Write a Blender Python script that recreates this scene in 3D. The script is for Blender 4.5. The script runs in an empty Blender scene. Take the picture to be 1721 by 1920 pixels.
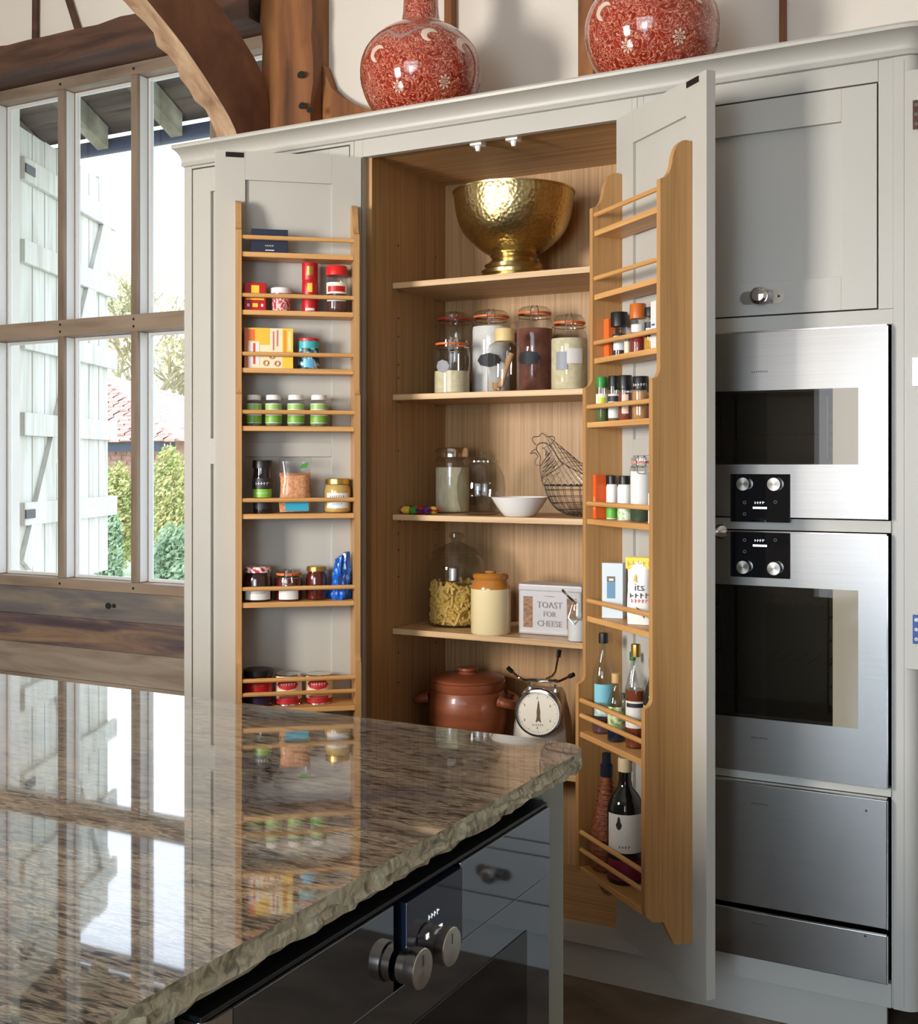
import bpy, bmesh, math, random
from mathutils import Vector, Matrix

SC = bpy.context.scene
COL = SC.collection
PI = math.pi
# ------------------------------------------------------------------ camera
F_PX, CX, HY, EYE = 2201.0, 860.5, 870.0, 1.36      # measured in the 1721 x 1920 frame
YAW = math.atan(1180 / 2201.0)
SN, CS = math.sin(YAW), math.cos(YAW)
cam_d = bpy.data.cameras.new('camera')
cam_d.sensor_fit = 'HORIZONTAL'; cam_d.sensor_width = 36.0
cam_d.lens = F_PX / 1721 * 36.0
cam_d.shift_y = -(960 - HY) / 1721
cam_d.clip_start = 0.05; cam_d.clip_end = 300
cam = bpy.data.objects.new('camera', cam_d); COL.objects.link(cam)
cam.location = (0, 0, EYE); cam.rotation_euler = (PI / 2, 0, YAW)
SC.camera = cam
# ------------------------------------------------------------------ sky and lamps
wd = bpy.data.worlds.new('world'); SC.world = wd; wd.use_nodes = True
nt = wd.node_tree; nt.nodes.clear()
o_ = nt.nodes.new('ShaderNodeOutputWorld'); b_ = nt.nodes.new('ShaderNodeBackground')
tc = nt.nodes.new('ShaderNodeTexCoord'); sp = nt.nodes.new('ShaderNodeSeparateXYZ'); rp = nt.nodes.new('ShaderNodeValToRGB')
rp.color_ramp.elements[0].position = 0.0; rp.color_ramp.elements[0].color = (0.95, 0.97, 1.0, 1)
rp.color_ramp.elements[1].position = 0.9; rp.color_ramp.elements[1].color = (0.62, 0.78, 1.0, 1)
nt.links.new(tc.outputs['Generated'], sp.inputs[0]); nt.links.new(sp.outputs['Z'], rp.inputs[0])
nt.links.new(rp.outputs[0], b_.inputs[0]); b_.inputs[1].default_value = 4.0
nt.links.new(b_.outputs[0], o_.inputs[0])

def area(name, loc, target, sx, sy, power, col):
    d = bpy.data.lights.new(name, 'AREA'); d.shape = 'RECTANGLE'; d.size = sx; d.size_y = sy
    d.energy = power; d.color = col
    o = bpy.data.objects.new(name, d); COL.objects.link(o); o.location = loc
    o.rotation_euler = (Vector(target) - Vector(loc)).to_track_quat('-Z', 'Y').to_euler()
    return o
KEY = area('key_lamp', (-2.70, -0.50, 1.75), (-1.3, 2.9, 1.35), 0.60, 0.85, 136, (1.0, 0.945, 0.87))
FILL = area('rear_fill_lamp', (0.35, -3.85, 1.75), (-0.6, 3.0, 1.0), 3.2, 2.0, 17, (0.82, 0.91, 1.0))  # added broad cool fill lamp at the unseen rear window opening
LOW = area('low_fill_lamp', (-0.30, -3.80, 1.05), (-0.55, 2.8, 0.15), 1.0, 1.8, 15, (0.64, 0.82, 1.0)); LOW.data.spread = math.radians(60)  # added low cool fill lamp with a narrowed beam; the wall has no door
SC.view_settings.view_transform = 'Standard'
SC.view_settings.look = 'None'
SC.view_settings.exposure = 0.0
SC.view_settings.gamma = 1.0
SC.view_settings.use_curve_mapping = False

# ------------------------------------------------------------------ photograph pixel -> place
def at(u, v, Y):
    r = (u - CX) / F_PX; k = Y / (CS + r * SN)
    return Vector((k * (-SN + r * CS), Y, EYE - (v - HY) / F_PX * k))
def atX(u, v, X):
    r = (u - CX) / F_PX; k = X / (-SN + r * CS)
    return Vector((X, k * (CS + r * SN), EYE - (v - HY) / F_PX * k))
def fwd(p): return -SN * p[0] + CS * p[1]
def pxm(p): return fwd(p) / F_PX                     # metres per pixel at a place
class Leaf:
    """A vertical plane: hinge point O, direction e along it, normal n to its room side."""
    def __init__(s, O, Fr):
        s.O = Vector((O[0], O[1])); e = Vector((Fr[0] - O[0], Fr[1] - O[1])); s.L = e.length; s.e = e.normalized()
        n = Vector((s.e.y, -s.e.x)); s.n = n if n.y < 0 else -n
    def w(s, x, y, z):
        q = s.O + s.e * x + s.n * y; return Vector((q.x, q.y, z))
    def aty(s, u, v, y):
        p = s.w(0, y, 0); r = (u - CX) / F_PX; d = Vector((-SN + r * CS, CS + r * SN))
        k = (p.x * s.n.x + p.y * s.n.y) / d.dot(s.n); q = d * k - Vector((p.x, p.y))
        return Vector((q.dot(s.e), y, EYE - (v - HY) / F_PX * k))
    def rot(s): return math.atan2(s.n.x, -s.n.y)      # turn that makes a thing's front (-Y) face the room
DR = Leaf((-1.073, 2.860), (-0.757, 2.590))
DL = Leaf((-1.855, 2.861), (-2.174, 2.595))

# ------------------------------------------------------------------ materials
def lin(h):
    if not isinstance(h, str): return (h[0], h[1], h[2], 1)
    h = h.lstrip('#'); o = []
    for i in (0, 2, 4):
        c = int(h[i:i + 2], 16) / 255; o.append(c / 12.92 if c <= .04045 else ((c + .055) / 1.055) ** 2.4)
    return (*o, 1)
MATS = {}
def mat(name, col, rough=.5, metal=0., spec=.5, coat=0., aniso=0., trans=0., emit=None):
    if name in MATS: return MATS[name]
    m = bpy.data.materials.new(name); m.use_nodes = True; p = m.node_tree.nodes['Principled BSDF']
    p.inputs['Base Color'].default_value = lin(col); p.inputs['Roughness'].default_value = rough
    p.inputs['Metallic'].default_value = metal; p.inputs['Specular IOR Level'].default_value = spec
    p.inputs['Coat Weight'].default_value = coat; p.inputs['Coat Roughness'].default_value = .05
    p.inputs['Anisotropic'].default_value = aniso
    if trans: p.inputs['Transmission Weight'].default_value = trans
    if emit:
        p.inputs['Emission Color'].default_value = lin(col); p.inputs['Emission Strength'].default_value = emit
    MATS[name] = m; m.diffuse_color = lin(col)
    return m
def pmat(name, stops, scale=(5, 5, 5), detail=6, rough=.5, metal=0., bump=0., dist=0., nscale=1., spec=.5, coat=0., kind='noise', rough2=None, bscale=None, const=False, rotz=0., bdist=.004):
    if name in MATS: return MATS[name]
    m = mat(name, stops[0][1], rough, metal, spec, coat); n = m.node_tree; N = n.nodes; Lk = n.links; p = N['Principled BSDF']
    t = N.new('ShaderNodeTexCoord'); mp = N.new('ShaderNodeMapping'); mp.inputs['Scale'].default_value = scale
    mp.inputs['Rotation'].default_value = (0, 0, rotz)
    Lk.new(t.outputs['Object'], mp.inputs[0])
    if kind == 'noise':
        x = N.new('ShaderNodeTexNoise'); x.inputs['Scale'].default_value = nscale; x.inputs['Detail'].default_value = detail; x.inputs['Distortion'].default_value = dist; out = x.outputs['Fac']
    elif kind == 'voronoi':
        x = N.new('ShaderNodeTexVoronoi'); x.inputs['Scale'].default_value = nscale; out = x.outputs['Distance']
    elif kind == 'brick':
        x = N.new('ShaderNodeTexBrick'); x.inputs['Scale'].default_value = nscale
    Lk.new(mp.outputs[0], x.inputs['Vector'])
    r = N.new('ShaderNodeValToRGB'); el = r.color_ramp.elements
    if const: r.color_ramp.interpolation = 'CONSTANT'
    while len(el) > 1: el.remove(el[-1])
    el[0].position = stops[0][0]; el[0].color = lin(stops[0][1])
    for ps, c in stops[1:]:
        e = el.new(ps); e.color = lin(c)
    Lk.new(out, r.inputs[0]); Lk.new(r.outputs[0], p.inputs['Base Color'])
    if bump:
        bp = N.new('ShaderNodeBump'); bp.inputs['Strength'].default_value = bump; bp.inputs['Distance'].default_value = bdist
        src = out
        if bscale:
            m2 = N.new('ShaderNodeMapping'); m2.inputs['Scale'].default_value = bscale; Lk.new(t.outputs['Object'], m2.inputs[0])
            y = N.new('ShaderNodeTexNoise'); y.inputs['Scale'].default_value = 1; y.inputs['Detail'].default_value = 5; Lk.new(m2.outputs[0], y.inputs['Vector']); src = y.outputs['Fac']
        Lk.new(src, bp.inputs['Height']); Lk.new(bp.outputs[0], p.inputs['Normal'])
    if rough2 is not None:
        mr = N.new('ShaderNodeMapRange'); mr.inputs['To Min'].default_value = rough; mr.inputs['To Max'].default_value = rough2
        Lk.new(out, mr.inputs['Value']); Lk.new(mr.outputs[0], p.inputs['Roughness'])
    return m
def glass(name, tint=(1, 1, 1), rough=.01, ior=1.45):
    if name in MATS: return MATS[name]
    m = bpy.data.materials.new(name); m.use_nodes = True; n = m.node_tree; n.nodes.clear()
    o = n.nodes.new('ShaderNodeOutputMaterial'); mx = n.nodes.new('ShaderNodeMixShader'); fr = n.nodes.new('ShaderNodeFresnel')
    fr.inputs[0].default_value = ior
    t = n.nodes.new('ShaderNodeBsdfTransparent'); t.inputs[0].default_value = (*tint, 1)
    g = n.nodes.new('ShaderNodeBsdfGlossy'); g.inputs['Roughness'].default_value = rough
    ge = n.nodes.new('ShaderNodeNewGeometry'); mr = n.nodes.new('ShaderNodeMapRange')
    mr.inputs['To Min'].default_value = ior; mr.inputs['To Max'].default_value = 1 / ior      # same reflection from both sides
    n.links.new(ge.outputs['Backfacing'], mr.inputs['Value']); n.links.new(mr.outputs[0], fr.inputs[0])
    n.links.new(fr.outputs[0], mx.inputs[0]); n.links.new(t.outputs[0], mx.inputs[1]); n.links.new(g.outputs[0], mx.inputs[2]); n.links.new(mx.outputs[0], o.inputs[0])
    MATS[name] = m; return m

PAINT = pmat('painted_wood', [(.3, '#b0ada5'), (.7, '#b4b1aa')], (3, 3, 3), rough=.42, bump=.04, bscale=(60, 60, 20), bdist=.001)
PAINT_IN = PAINT
OAK = pmat('oak_veneer', [(.25, '#8f6b43'), (.5, '#a98256'), (.75, '#b89264')], (150, 150, 2.2), detail=4, rough=.5, dist=.3, bump=.05, bdist=.001)
OAKX = pmat('oak_veneer_shelf', [(.25, '#9c784f'), (.5, '#bd9768'), (.75, '#cdab7d')], (1.8, 60, 60), detail=5, rough=.45, dist=.3, bump=.05, bdist=.001)
RACK = pmat('oak_rack_upright', [(.2, '#9a6f42'), (.5, '#b08450'), (.8, '#bd9260')], (130, 130, 2.6), detail=6, rough=.45, dist=.6, bump=.05, bdist=.001)
RACKX = pmat('oak_rack_shelf', [(.2, '#b07d45'), (.5, '#c8955a'), (.8, '#d7aa70')], (3, 60, 60), detail=4, rough=.45, dist=.2)
TIMBER = pmat('old_oak_timber', [(.22, '#3a2415'), (.42, '#7a4c2a'), (.6, '#9a6638'), (.8, '#b98a58')], (9, 9, 1.2), detail=9, rough=.75, dist=.8, bump=.5, bscale=(30, 30, 5), bdist=.012)
TIMBERX = pmat('old_oak_beam', [(.22, '#241814'), (.45, '#4a3227'), (.65, '#664838'), (.85, '#7d6152')], (1.4, 10, 10), detail=9, rough=.8, dist=.8, bump=.5, bscale=(5, 30, 30), bdist=.012)
BRACE = pmat('old_oak_brace', [(.25, '#4f3020'), (.5, '#744a31'), (.75, '#8d6243')], (6, 5, 5), detail=8, rough=.75, dist=.7, bump=.4, bscale=(25, 12, 12), bdist=.01)
WFRAME = pmat('window_oak', [(.25, '#6b5847'), (.5, '#857261'), (.8, '#978471')], (20, 20, 3), detail=6, rough=.6, bump=.15, bdist=.002)
WFRAMEX = pmat('window_oak_rail', [(.25, '#705e4d'), (.5, '#8b7967'), (.8, '#9c8a77')], (3, 20, 20), detail=6, rough=.6, bump=.15, bdist=.002)
PLANK = [pmat('plank_%s' % k, st, (1.6, 14, 14), detail=9, rough=.7, dist=1.2, bump=.35, bscale=(6, 40, 40), bdist=.004) for k, st in (
    ('grey', [(.2, '#3f3a3a'), (.45, '#65605f'), (.6, '#7a7066'), (.8, '#a08a6a')]),
    ('brown', [(.2, '#33292b'), (.45, '#55474a'), (.58, '#7d6552'), (.8, '#a08566')]),
    ('pale', [(.2, '#5e5148'), (.45, '#837465'), (.6, '#948778'), (.8, '#a39685')]))]
PLASTER = pmat('white_plaster', [(.3, '#d9d2c8'), (.7, '#e3ddd4')], (2, 2, 2), rough=.9, bump=.1, bscale=(14, 14, 14), bdist=.003)
FLOORM = pmat('brown_stone_floor', [(.25, '#4d4034'), (.5, '#6b5a4a'), (.75, '#85725e')], (4, 4, 4), detail=9, rough=.26, dist=1.0, bump=.04)
STEEL = pmat('brushed_steel', [(.3, '#98938e'), (.7, '#9c9792')], (1.0, 1.0, 260), detail=2, rough=.27, metal=1, bump=.003, bdist=.0003)
STEELP = mat('polished_steel', '#d8d6d2', .12, 1)
CHROME = mat('chrome', '#d9d9dc', .08, 1)
KNOBM = mat('turned_steel_knob', '#d3cdc4', .22, 1, aniso=.6)
BLACKG = mat('black_glass', '#0d0f14', .04, 0, .6)
BLACK = mat('black_plastic', '#141416', .4)
DARKGAP = mat('dark_gap', '#16130f', .8)
GLASS = glass('clear_glass', (.92, .935, .93), .02, 1.70)
PANE = glass('window_glass', (.97, .99, 1))
OVENG = glass('oven_glass', (.50, .50, .53), .01, 1.6)
BRASS = pmat('hammered_brass', [(.2, '#c0aa72'), (.8, '#d3c08e')], (95, 95, 95), rough=.27, metal=1, kind='voronoi', bump=.35, bdist=.003)
BRASSP = mat('polished_brass', '#c8b482', .24, 1)
WHITEP = mat('white_plastic', '#f2f0ec', .35)
CREAM = mat('cream', '#eadfc0', .6)
def granite():
    m = mat('polished_granite', '#6a6058', .04, spec=.55, coat=.65); n = m.node_tree; N = n.nodes; K = n.links; b = N['Principled BSDF']
    b.inputs['Coat IOR'].default_value = 1.5; b.inputs['Coat Roughness'].default_value = .02
    t = N.new('ShaderNodeTexCoord')
    def layer(scale, rot, nscale, detail, dist, stops):
        mp = N.new('ShaderNodeMapping'); mp.inputs['Scale'].default_value = scale; mp.inputs['Rotation'].default_value = (0, 0, rot); K.new(t.outputs['Object'], mp.inputs[0])
        x = N.new('ShaderNodeTexNoise'); x.inputs['Scale'].default_value = nscale; x.inputs['Detail'].default_value = detail; x.inputs['Distortion'].default_value = dist; K.new(mp.outputs[0], x.inputs['Vector'])
        r = N.new('ShaderNodeValToRGB'); el = r.color_ramp.elements
        while len(el) > 1: el.remove(el[-1])
        el[0].position = stops[0][0]; el[0].color = lin(stops[0][1])
        for q, c in stops[1:]: e = el.new(q); e.color = lin(c)
        K.new(x.outputs['Fac'], r.inputs[0]); return r.outputs[0]
    big = layer((1, 3.2, 1), .35, 1.5, 6, 1.2, [(.34, '#60606a'), (.46, '#8a847c'), (.54, '#a0978a'), (.64, '#7c736a'), (.76, '#99938a')])
    fine = layer((26, 120, 90), .35, 1.0, 7, 1.4, [(.30, '#26252a'), (.42, '#6b6868'), (.54, '#b3aea6'), (.66, '#7d7873'), (.80, '#d8d2c6')])
    vein = layer((3.0, 24, 16), .42, 1.0, 9, 2.2, [(.40, '#ffffff'), (.475, '#ffffff'), (.50, '#3a3232'), (.525, '#ffffff')])
    a = N.new('ShaderNodeMix'); a.data_type = 'RGBA'; a.blend_type = 'OVERLAY'; a.inputs[0].default_value = 1.0; K.new(big, a.inputs[6]); K.new(fine, a.inputs[7])
    c = N.new('ShaderNodeMix'); c.data_type = 'RGBA'; c.blend_type = 'MULTIPLY'; c.inputs[0].default_value = .7; K.new(a.outputs[2], c.inputs[6]); K.new(vein, c.inputs[7])
    K.new(c.outputs[2], b.inputs['Base Color']); return m
GRANITE = granite()
GRANED = pmat('chiselled_granite', [(.2, '#45443c'), (.38, '#8f8a76'), (.52, '#cac2a6'), (.66, '#a09c86'), (.85, '#e6dcc0')], (55, 55, 40), detail=8, rough=.55, dist=1.0, bump=.6, bdist=.006)

# ------------------------------------------------------------------ mesh helpers
BEV = set()
def BM(): return bmesh.new()
def box(bm, x0, x1, y0, y1, z0, z1, bev=0.):
    v = [bm.verts.new(p) for p in ((x0, y0, z0), (x1, y0, z0), (x1, y1, z0), (x0, y1, z0), (x0, y0, z1), (x1, y0, z1), (x1, y1, z1), (x0, y1, z1))]
    fs = [bm.faces.new([v[i] for i in q]) for q in ((3, 2, 1, 0), (4, 5, 6, 7), (0, 1, 5, 4), (1, 2, 6, 5), (2, 3, 7, 6), (3, 0, 4, 7))]
    if bev:
        BEV.add(id(bm))
        es = list({e for f in fs for e in f.edges})
        bmesh.ops.bevel(bm, geom=es, offset=bev, segments=2, affect='EDGES', profile=.6)
    return bm
def bx(x0, x1, y0, y1, z0, z1, bev=0.): return box(BM(), x0, x1, y0, y1, z0, z1, bev)
def lathe(bm, prof, n=28, c=(0, 0), a0=0., a1=2 * PI, sx=1., sy=1.):
    full = abs(a1 - a0 - 2 * PI) < 1e-6; rings = []; m = n if full else n + 1
    for r, z in prof:
        if r < 1e-6: rings.append([bm.verts.new((c[0], c[1], z))])
        else: rings.append([bm.verts.new((c[0] + sx * r * math.cos(a0 + (a1 - a0) * i / n), c[1] + sy * r * math.sin(a0 + (a1 - a0) * i / n), z)) for i in range(m)])
    for A, B in zip(rings, rings[1:]):
        for i in range(n):
            j = (i + 1) % m
            if len(A) == 1 and len(B) == 1: continue
            if len(A) == 1: bm.faces.new((A[0], B[j], B[i]))
            elif len(B) == 1: bm.faces.new((A[i], A[j], B[0]))
            else: bm.faces.new((A[i], A[j], B[j], B[i]))
    return bm
def tube(bm, pts, r, n=8, closed=False, caps=True):
    P = [Vector(p) for p in pts]; N = len(P); rings = []; prev = None
    for i in range(N):
        a = P[i - 1] if (i or closed) else P[i]; b = P[(i + 1) % N] if (i < N - 1 or closed) else P[i]
        t = (b - a).normalized()
        if prev is None:
            u = t.orthogonal().normalized()
        else:
            u = (prev - t * prev.dot(t)); u = u.normalized() if u.length > 1e-6 else t.orthogonal().normalized()
        prev = u; w = t.cross(u); rr = r[i] if isinstance(r, (list, tuple)) else r
        rings.append([bm.verts.new(P[i] + (u * math.cos(2 * PI * k / n) + w * math.sin(2 * PI * k / n)) * rr) for k in range(n)])
    for i in range(N if closed else N - 1):
        A, B = rings[i], rings[(i + 1) % N]
        for k in range(n): bm.faces.new((A[k], A[(k + 1) % n], B[(k + 1) % n], B[k]))
    if caps and not closed:
        bm.faces.new(rings[0][::-1]); bm.faces.new(rings[-1])
    return bm
def prism(bm, pts, a0, a1, ax='x'):
    def mk(p, a): return {'x': (a, p[0], p[1]), 'y': (p[0], a, p[1]), 'z': (p[0], p[1], a)}[ax]
    A = [bm.verts.new(mk(p, a0)) for p in pts]; B = [bm.verts.new(mk(p, a1)) for p in pts]
    n = len(pts); bm.faces.new(A); bm.faces.new(B[::-1])
    for i in range(n): bm.faces.new((A[i], B[i], B[(i + 1) % n], A[(i + 1) % n]))
    return bm
def bez(p0, p1, p2, n=8):
    return [tuple((1 - t) ** 2 * a + 2 * t * (1 - t) * b + t * t * c for a, b, c in zip(p0, p1, p2)) for t in [i / n for i in range(n + 1)]]
def catmull(P, n=6, closed=False):
    P = [Vector(p) for p in P]; o = []; N = len(P)
    for i in range(N if closed else N - 1):
        a = P[i - 1] if (i or closed) else P[i]; b = P[i]; c = P[(i + 1) % N]; d = P[(i + 2) % N] if (i + 2 < N or closed) else c
        for k in range(n):
            t = k / n; o.append(.5 * ((2 * b) + (c - a) * t + (2 * a - 5 * b + 4 * c - d) * t * t + (3 * b - a - 3 * c + d) * t ** 3))
    if not closed: o.append(P[-1])
    return o
def wm(o):
    m = o.matrix_basis.copy()
    return wm(o.parent) @ o.matrix_parent_inverse @ m if o.parent else m
def obj(name, bm, m, parent=None, local=True, smooth=35, kind=None):
    if isinstance(bm, bpy.types.Mesh): me = bm
    else:
        if id(bm) in BEV: smooth = 0; BEV.discard(id(bm))
        bmesh.ops.recalc_face_normals(bm, faces=bm.faces); me = bpy.data.meshes.new(name); bm.to_mesh(me); bm.free()
        if smooth:
            me.polygons.foreach_set('use_smooth', [True] * len(me.polygons)); me.set_sharp_from_angle(angle=math.radians(smooth))
        me.materials.append(m)
    o = bpy.data.objects.new(name, me); COL.objects.link(o)
    if parent:
        o.parent = parent
        if not local: o.matrix_parent_inverse = wm(parent).inverted()
    if kind: o['kind'] = kind
    return o
def thing(name, label, cat, loc=(0, 0, 0), rz=0., group=None):
    o = bpy.data.objects.new(name, None); COL.objects.link(o); o.location = loc; o.rotation_euler = (0, 0, rz); o.empty_display_size = .05
    return tag(o, label, cat, group)
def tag(o, label, cat, group=None):
    o['label'] = label; o['category'] = cat
    if group: o['group'] = group
    return o
def struct(name, bm, m, **k):
    o = obj(name, bm, m, **k); o['kind'] = 'structure'; return o
def sempty(name, loc=(0, 0, 0)):
    o = bpy.data.objects.new(name, None); COL.objects.link(o); o.location = loc; o['kind'] = 'structure'; return o
# lettering: flat outlines from the built-in font, laid on a plane or wrapped round a cylinder
_T = {}
def letters(s):
    if s not in _T and s[0] == '~':                   # writing too small to read: a row of uneven pen strokes
        rs = random.Random(int(s[1:])); V, Fc = [], []; n = int(s[1:]); x = -n * .31
        for i in range(n):
            w = rs.uniform(.34, .5); h0 = rs.uniform(.24, .36); b = len(V)
            for q in ((x, -.3), (x + .13, -.3), (x + .13, h0), (x, h0)): V.append(Vector((q[0], q[1], 0)))
            for q in ((x + .13, .05 * i % .3 - .1), (x + w, .05 * i % .3 - .1), (x + w, .05 * i % .3 + .02), (x + .13, .05 * i % .3 + .02)): V.append(Vector((q[0], q[1], 0)))
            Fc += [(b, b + 1, b + 2, b + 3), (b + 4, b + 5, b + 6, b + 7)]; x += .62
        _T[s] = (V, Fc)
    if s not in _T:
        c = bpy.data.curves.new('t', 'FONT'); c.body = s; c.align_x = 'CENTER'; c.align_y = 'CENTER'; c.resolution_u = 2
        o = bpy.data.objects.new('t', c); COL.objects.link(o)
        me = bpy.data.meshes.new_from_object(o.evaluated_get(bpy.context.evaluated_depsgraph_get()))
        _T[s] = ([v.co.copy() for v in me.vertices], [tuple(p.vertices) for p in me.polygons])
        bpy.data.objects.remove(o); bpy.data.curves.remove(c); bpy.data.meshes.remove(me)
    return _T[s]
def text_flat(bm, s, size, x, z, y, squash=1.):
    """writing on a front that faces -Y"""
    vs, fs = letters(s); V = [bm.verts.new((x + p.x * size * squash, y, z + p.y * size)) for p in vs]
    for f in fs:
        try: bm.faces.new([V[i] for i in f])
        except ValueError: pass
    return bm
def text_round(bm, s, size, R, z, ang=-PI / 2, squash=1.):
    vs, fs = letters(s); V = []
    for p in vs:
        a = ang + p.x * size * squash / R; V.append(bm.verts.new((R * math.cos(a), R * math.sin(a), z + p.y * size)))
    for f in fs:
        try: bm.faces.new([V[i] for i in f])
        except ValueError: pass
    return bm
def M(h, rough=.45, **k): return mat('col_' + h.lstrip('#') + '_%d' % int(rough * 100), h, rough, **k)
# ================================================================== the room
YW = 3.5                     # plaster face of the back wall
XL, XR, YB, ZC = -6.0, 3.2, -4.0, 4.3
struct('floor', bx(XL - .2, XR + .2, YB - .2, YW + .2, -.12, 0), FLOORM)
struct('ceiling', bx(XL - .2, XR + .2, YB - .2, YW + .2, ZC, ZC + .15), PLASTER)
struct('wall_left', bx(XL - .2, XL, YB - .2, YW + .2, 0, ZC), PLASTER)
struct('wall_right', bx(XR, XR + .2, YB - .2, YW + .2, 0, ZC), PLASTER)
bm = BM()                                                     # wall behind the camera with a wide garden window
box(bm, XL, -1.95, YB - .2, YB, 0, ZC); box(bm, 1.35, XR, YB - .2, YB, 0, ZC)
box(bm, -1.95, 1.35, YB - .2, YB, 0, .75); box(bm, -1.95, 1.35, YB - .2, YB, 2.95, ZC)
struct('wall_front', bm, PLASTER)
WX0, WX1, WZ0, WZ1 = -4.19, -2.50, .847, 2.949
bm = BM()
box(bm, XL, WX0, YW, YW + .18, 0, ZC); box(bm, WX1, XR, YW, YW + .18, 0, ZC)
box(bm, WX0, WX1, YW, YW + .18, 0, WZ0); box(bm, WX0, WX1, YW, YW + .18, WZ1, ZC)
wall = struct('wall_back', bm, PLASTER)
for i, (z0, z1, m, pr) in enumerate(((.733, .846, PLANK[0], .012), (.612, .732, PLANK[1], .016), (.485, .611, PLANK[2], .022), (.450, .484, PLANK[2], .030), (.24, .447, PLANK[1], .016), (.02, .237, PLANK[2], .016))):
    bm = bx(XL + .1, -2.645, YW - pr, YW - .0005, z0, z1)
    if i == 0:                                              # weathered top edge
        pass
    p = obj('plank', bm, m, wall)
tube(bm := BM(), [(0, 0, 0), (0, -.003, 0)], .014, 10)
for q, (dx, rr) in enumerate(((0, 1.), (.026, .7))):
    bmk = BM(); lathe(bmk, [(0, 0), (.013 * rr, 0), (.011 * rr, .001), (0, .0012)], 10)
    k = obj('knot_hole', bmk, DARKGAP, wall); k.rotation_euler = (PI / 2, 0, 0); k.location = at(203 + dx * 400, 1136, YW - .0135); k.scale = (1.3, 1, 1)
bm.free()
# ------------------------------------------------------------------ window_1: oak frame, mullions, transom, panes
win = struct('window_1', bx(WX0, WX1, YW - .012, YW + .07, 2.903, WZ1), WFRAMEX)
def wpart(n, x0, x1, y0, y1, z0, z1, m, bev=.003): return obj(n, bx(x0, x1, y0, y1, z0, z1, bev), m, win)
wpart('sill', WX0, WX1, YW - .016, YW + .07, WZ0, .889, WFRAMEX)
wpart('transom', WX0, WX1, YW - .014, YW + .07, 1.885, 1.953, WFRAMEX)
MUL = [-4.137, -3.733, -3.330, -2.930, -2.527]
for x in MUL: wpart('mullion', x - .017, x + .017, YW - .012, YW + .07, .8895, 2.9025, WFRAME)
BEAD = mat('window_bead', '#cfcdca', .5)
pegs = BM()
for x in MUL:
    for z in (.868, 1.905, 1.934, 2.925):
        m_ = Matrix.Translation((x, YW - (.0165 if z < 1 else .0145), z)) @ Matrix.Rotation(PI / 2, 4, 'X')
        bmk = BM(); lathe(bmk, [(0, 0), (.0055, 0), (.0055, .001), (0, .001)], 10); k = obj('peg', bmk, DARKGAP, win); k.matrix_basis = m_
pegs.free()
for a, b in zip(MUL, MUL[1:]):
    for z0, z1 in ((.889, 1.885), (1.953, 2.903)):
        x0, x1 = a + .017, b - .017
        bmk = BM(); t = .012
        for q in ((x0 + .001, x0 + t, z0 + .001, z1 - .001), (x1 - t, x1 - .001, z0 + .001, z1 - .001)): box(bmk, q[0], q[1], YW + .050, YW + .069, q[2], q[3])
        for q in ((z0 + .001, z0 + t), (z1 - t, z1 - .001)): box(bmk, x0 + t, x1 - t, YW + .050, YW + .069, q[0], q[1])
        obj('glazing_bead', bmk, BEAD, win)
        obj('pane', bx(x0 + t, x1 - t, YW + .058, YW + .060, z0 + t, z1 - t), PANE, win, smooth=0)
# thin pale reveal faces on the mullion sides
for x in MUL[:-1]:
    for z0, z1 in ((.892, 1.882), (1.956, 2.900)):
        obj('reveal', bx(x + .0172, x + .0185, YW + .004, YW + .046, z0, z1), BEAD, win)
# ------------------------------------------------------------------ old timbers
def rough_up(bm, amt, sub=0, seed=1):
    random.seed(seed)
    if sub: bmesh.ops.subdivide_edges(bm, edges=bm.edges, cuts=sub, use_grid_fill=True)
    for v in bm.verts: v.co += Vector((random.uniform(-amt, amt), random.uniform(-amt, amt), random.uniform(-amt, amt)))
    return bm
bm = BM(); N = 26
ring = [(-.17, 0), (-.165, .055), (-.15, .118), (-.04, .125), (0, .12), (0, 0)]
rows = []
random.seed(5)
for i in range(N + 1):
    x = -5.9 + (3.262) * i / N
    rows.append([bm.verts.new((x, YW - .001 + (y if j in (4, 5) else y + random.uniform(-.008, .008)), 2.951 + z + (random.uniform(-.01, .01) if j in (2, 3, 1) else 0))) for j, (y, z) in enumerate(ring)])
for A, B in zip(rows, rows[1:]):
    for j in range(6): bm.faces.new((A[j], A[(j + 1) % 6], B[(j + 1) % 6], B[j]))
bm.faces.new(rows[0]); bm.faces.new(rows[-1][::-1])
o = obj('timber_beam', bm, TIMBERX, smooth=60); tag(o, 'dark old oak lintel beam above the shuttered window', 'beam')
bm = bx(-2.629, -2.407, 3.363, YW - .001, 0.0, ZC - .01)
bmesh.ops.subdivide_edges(bm, edges=[e for e in bm.edges if abs(e.verts[0].co.z - e.verts[1].co.z) > 1], cuts=50)
bmesh.ops.subdivide_edges(bm, edges=[e for e in bm.edges if abs(e.verts[0].co.x - e.verts[1].co.x) > .1], cuts=5)
random.seed(3)
for v in bm.verts:
    if v.co.y < 3.4:
        z = v.co.z; v.co.x += .012 * math.sin(z * 5) + random.uniform(-.006, .006); v.co.y += random.uniform(-.004, .004)
        if abs(v.co.x + 2.629) < .03 or abs(v.co.x + 2.407) < .03: v.co.y += .018
post = obj('timber_post', bm, TIMBER, smooth=60); tag(post, 'thick weathered oak post beside the window behind the cupboards', 'post')
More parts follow.
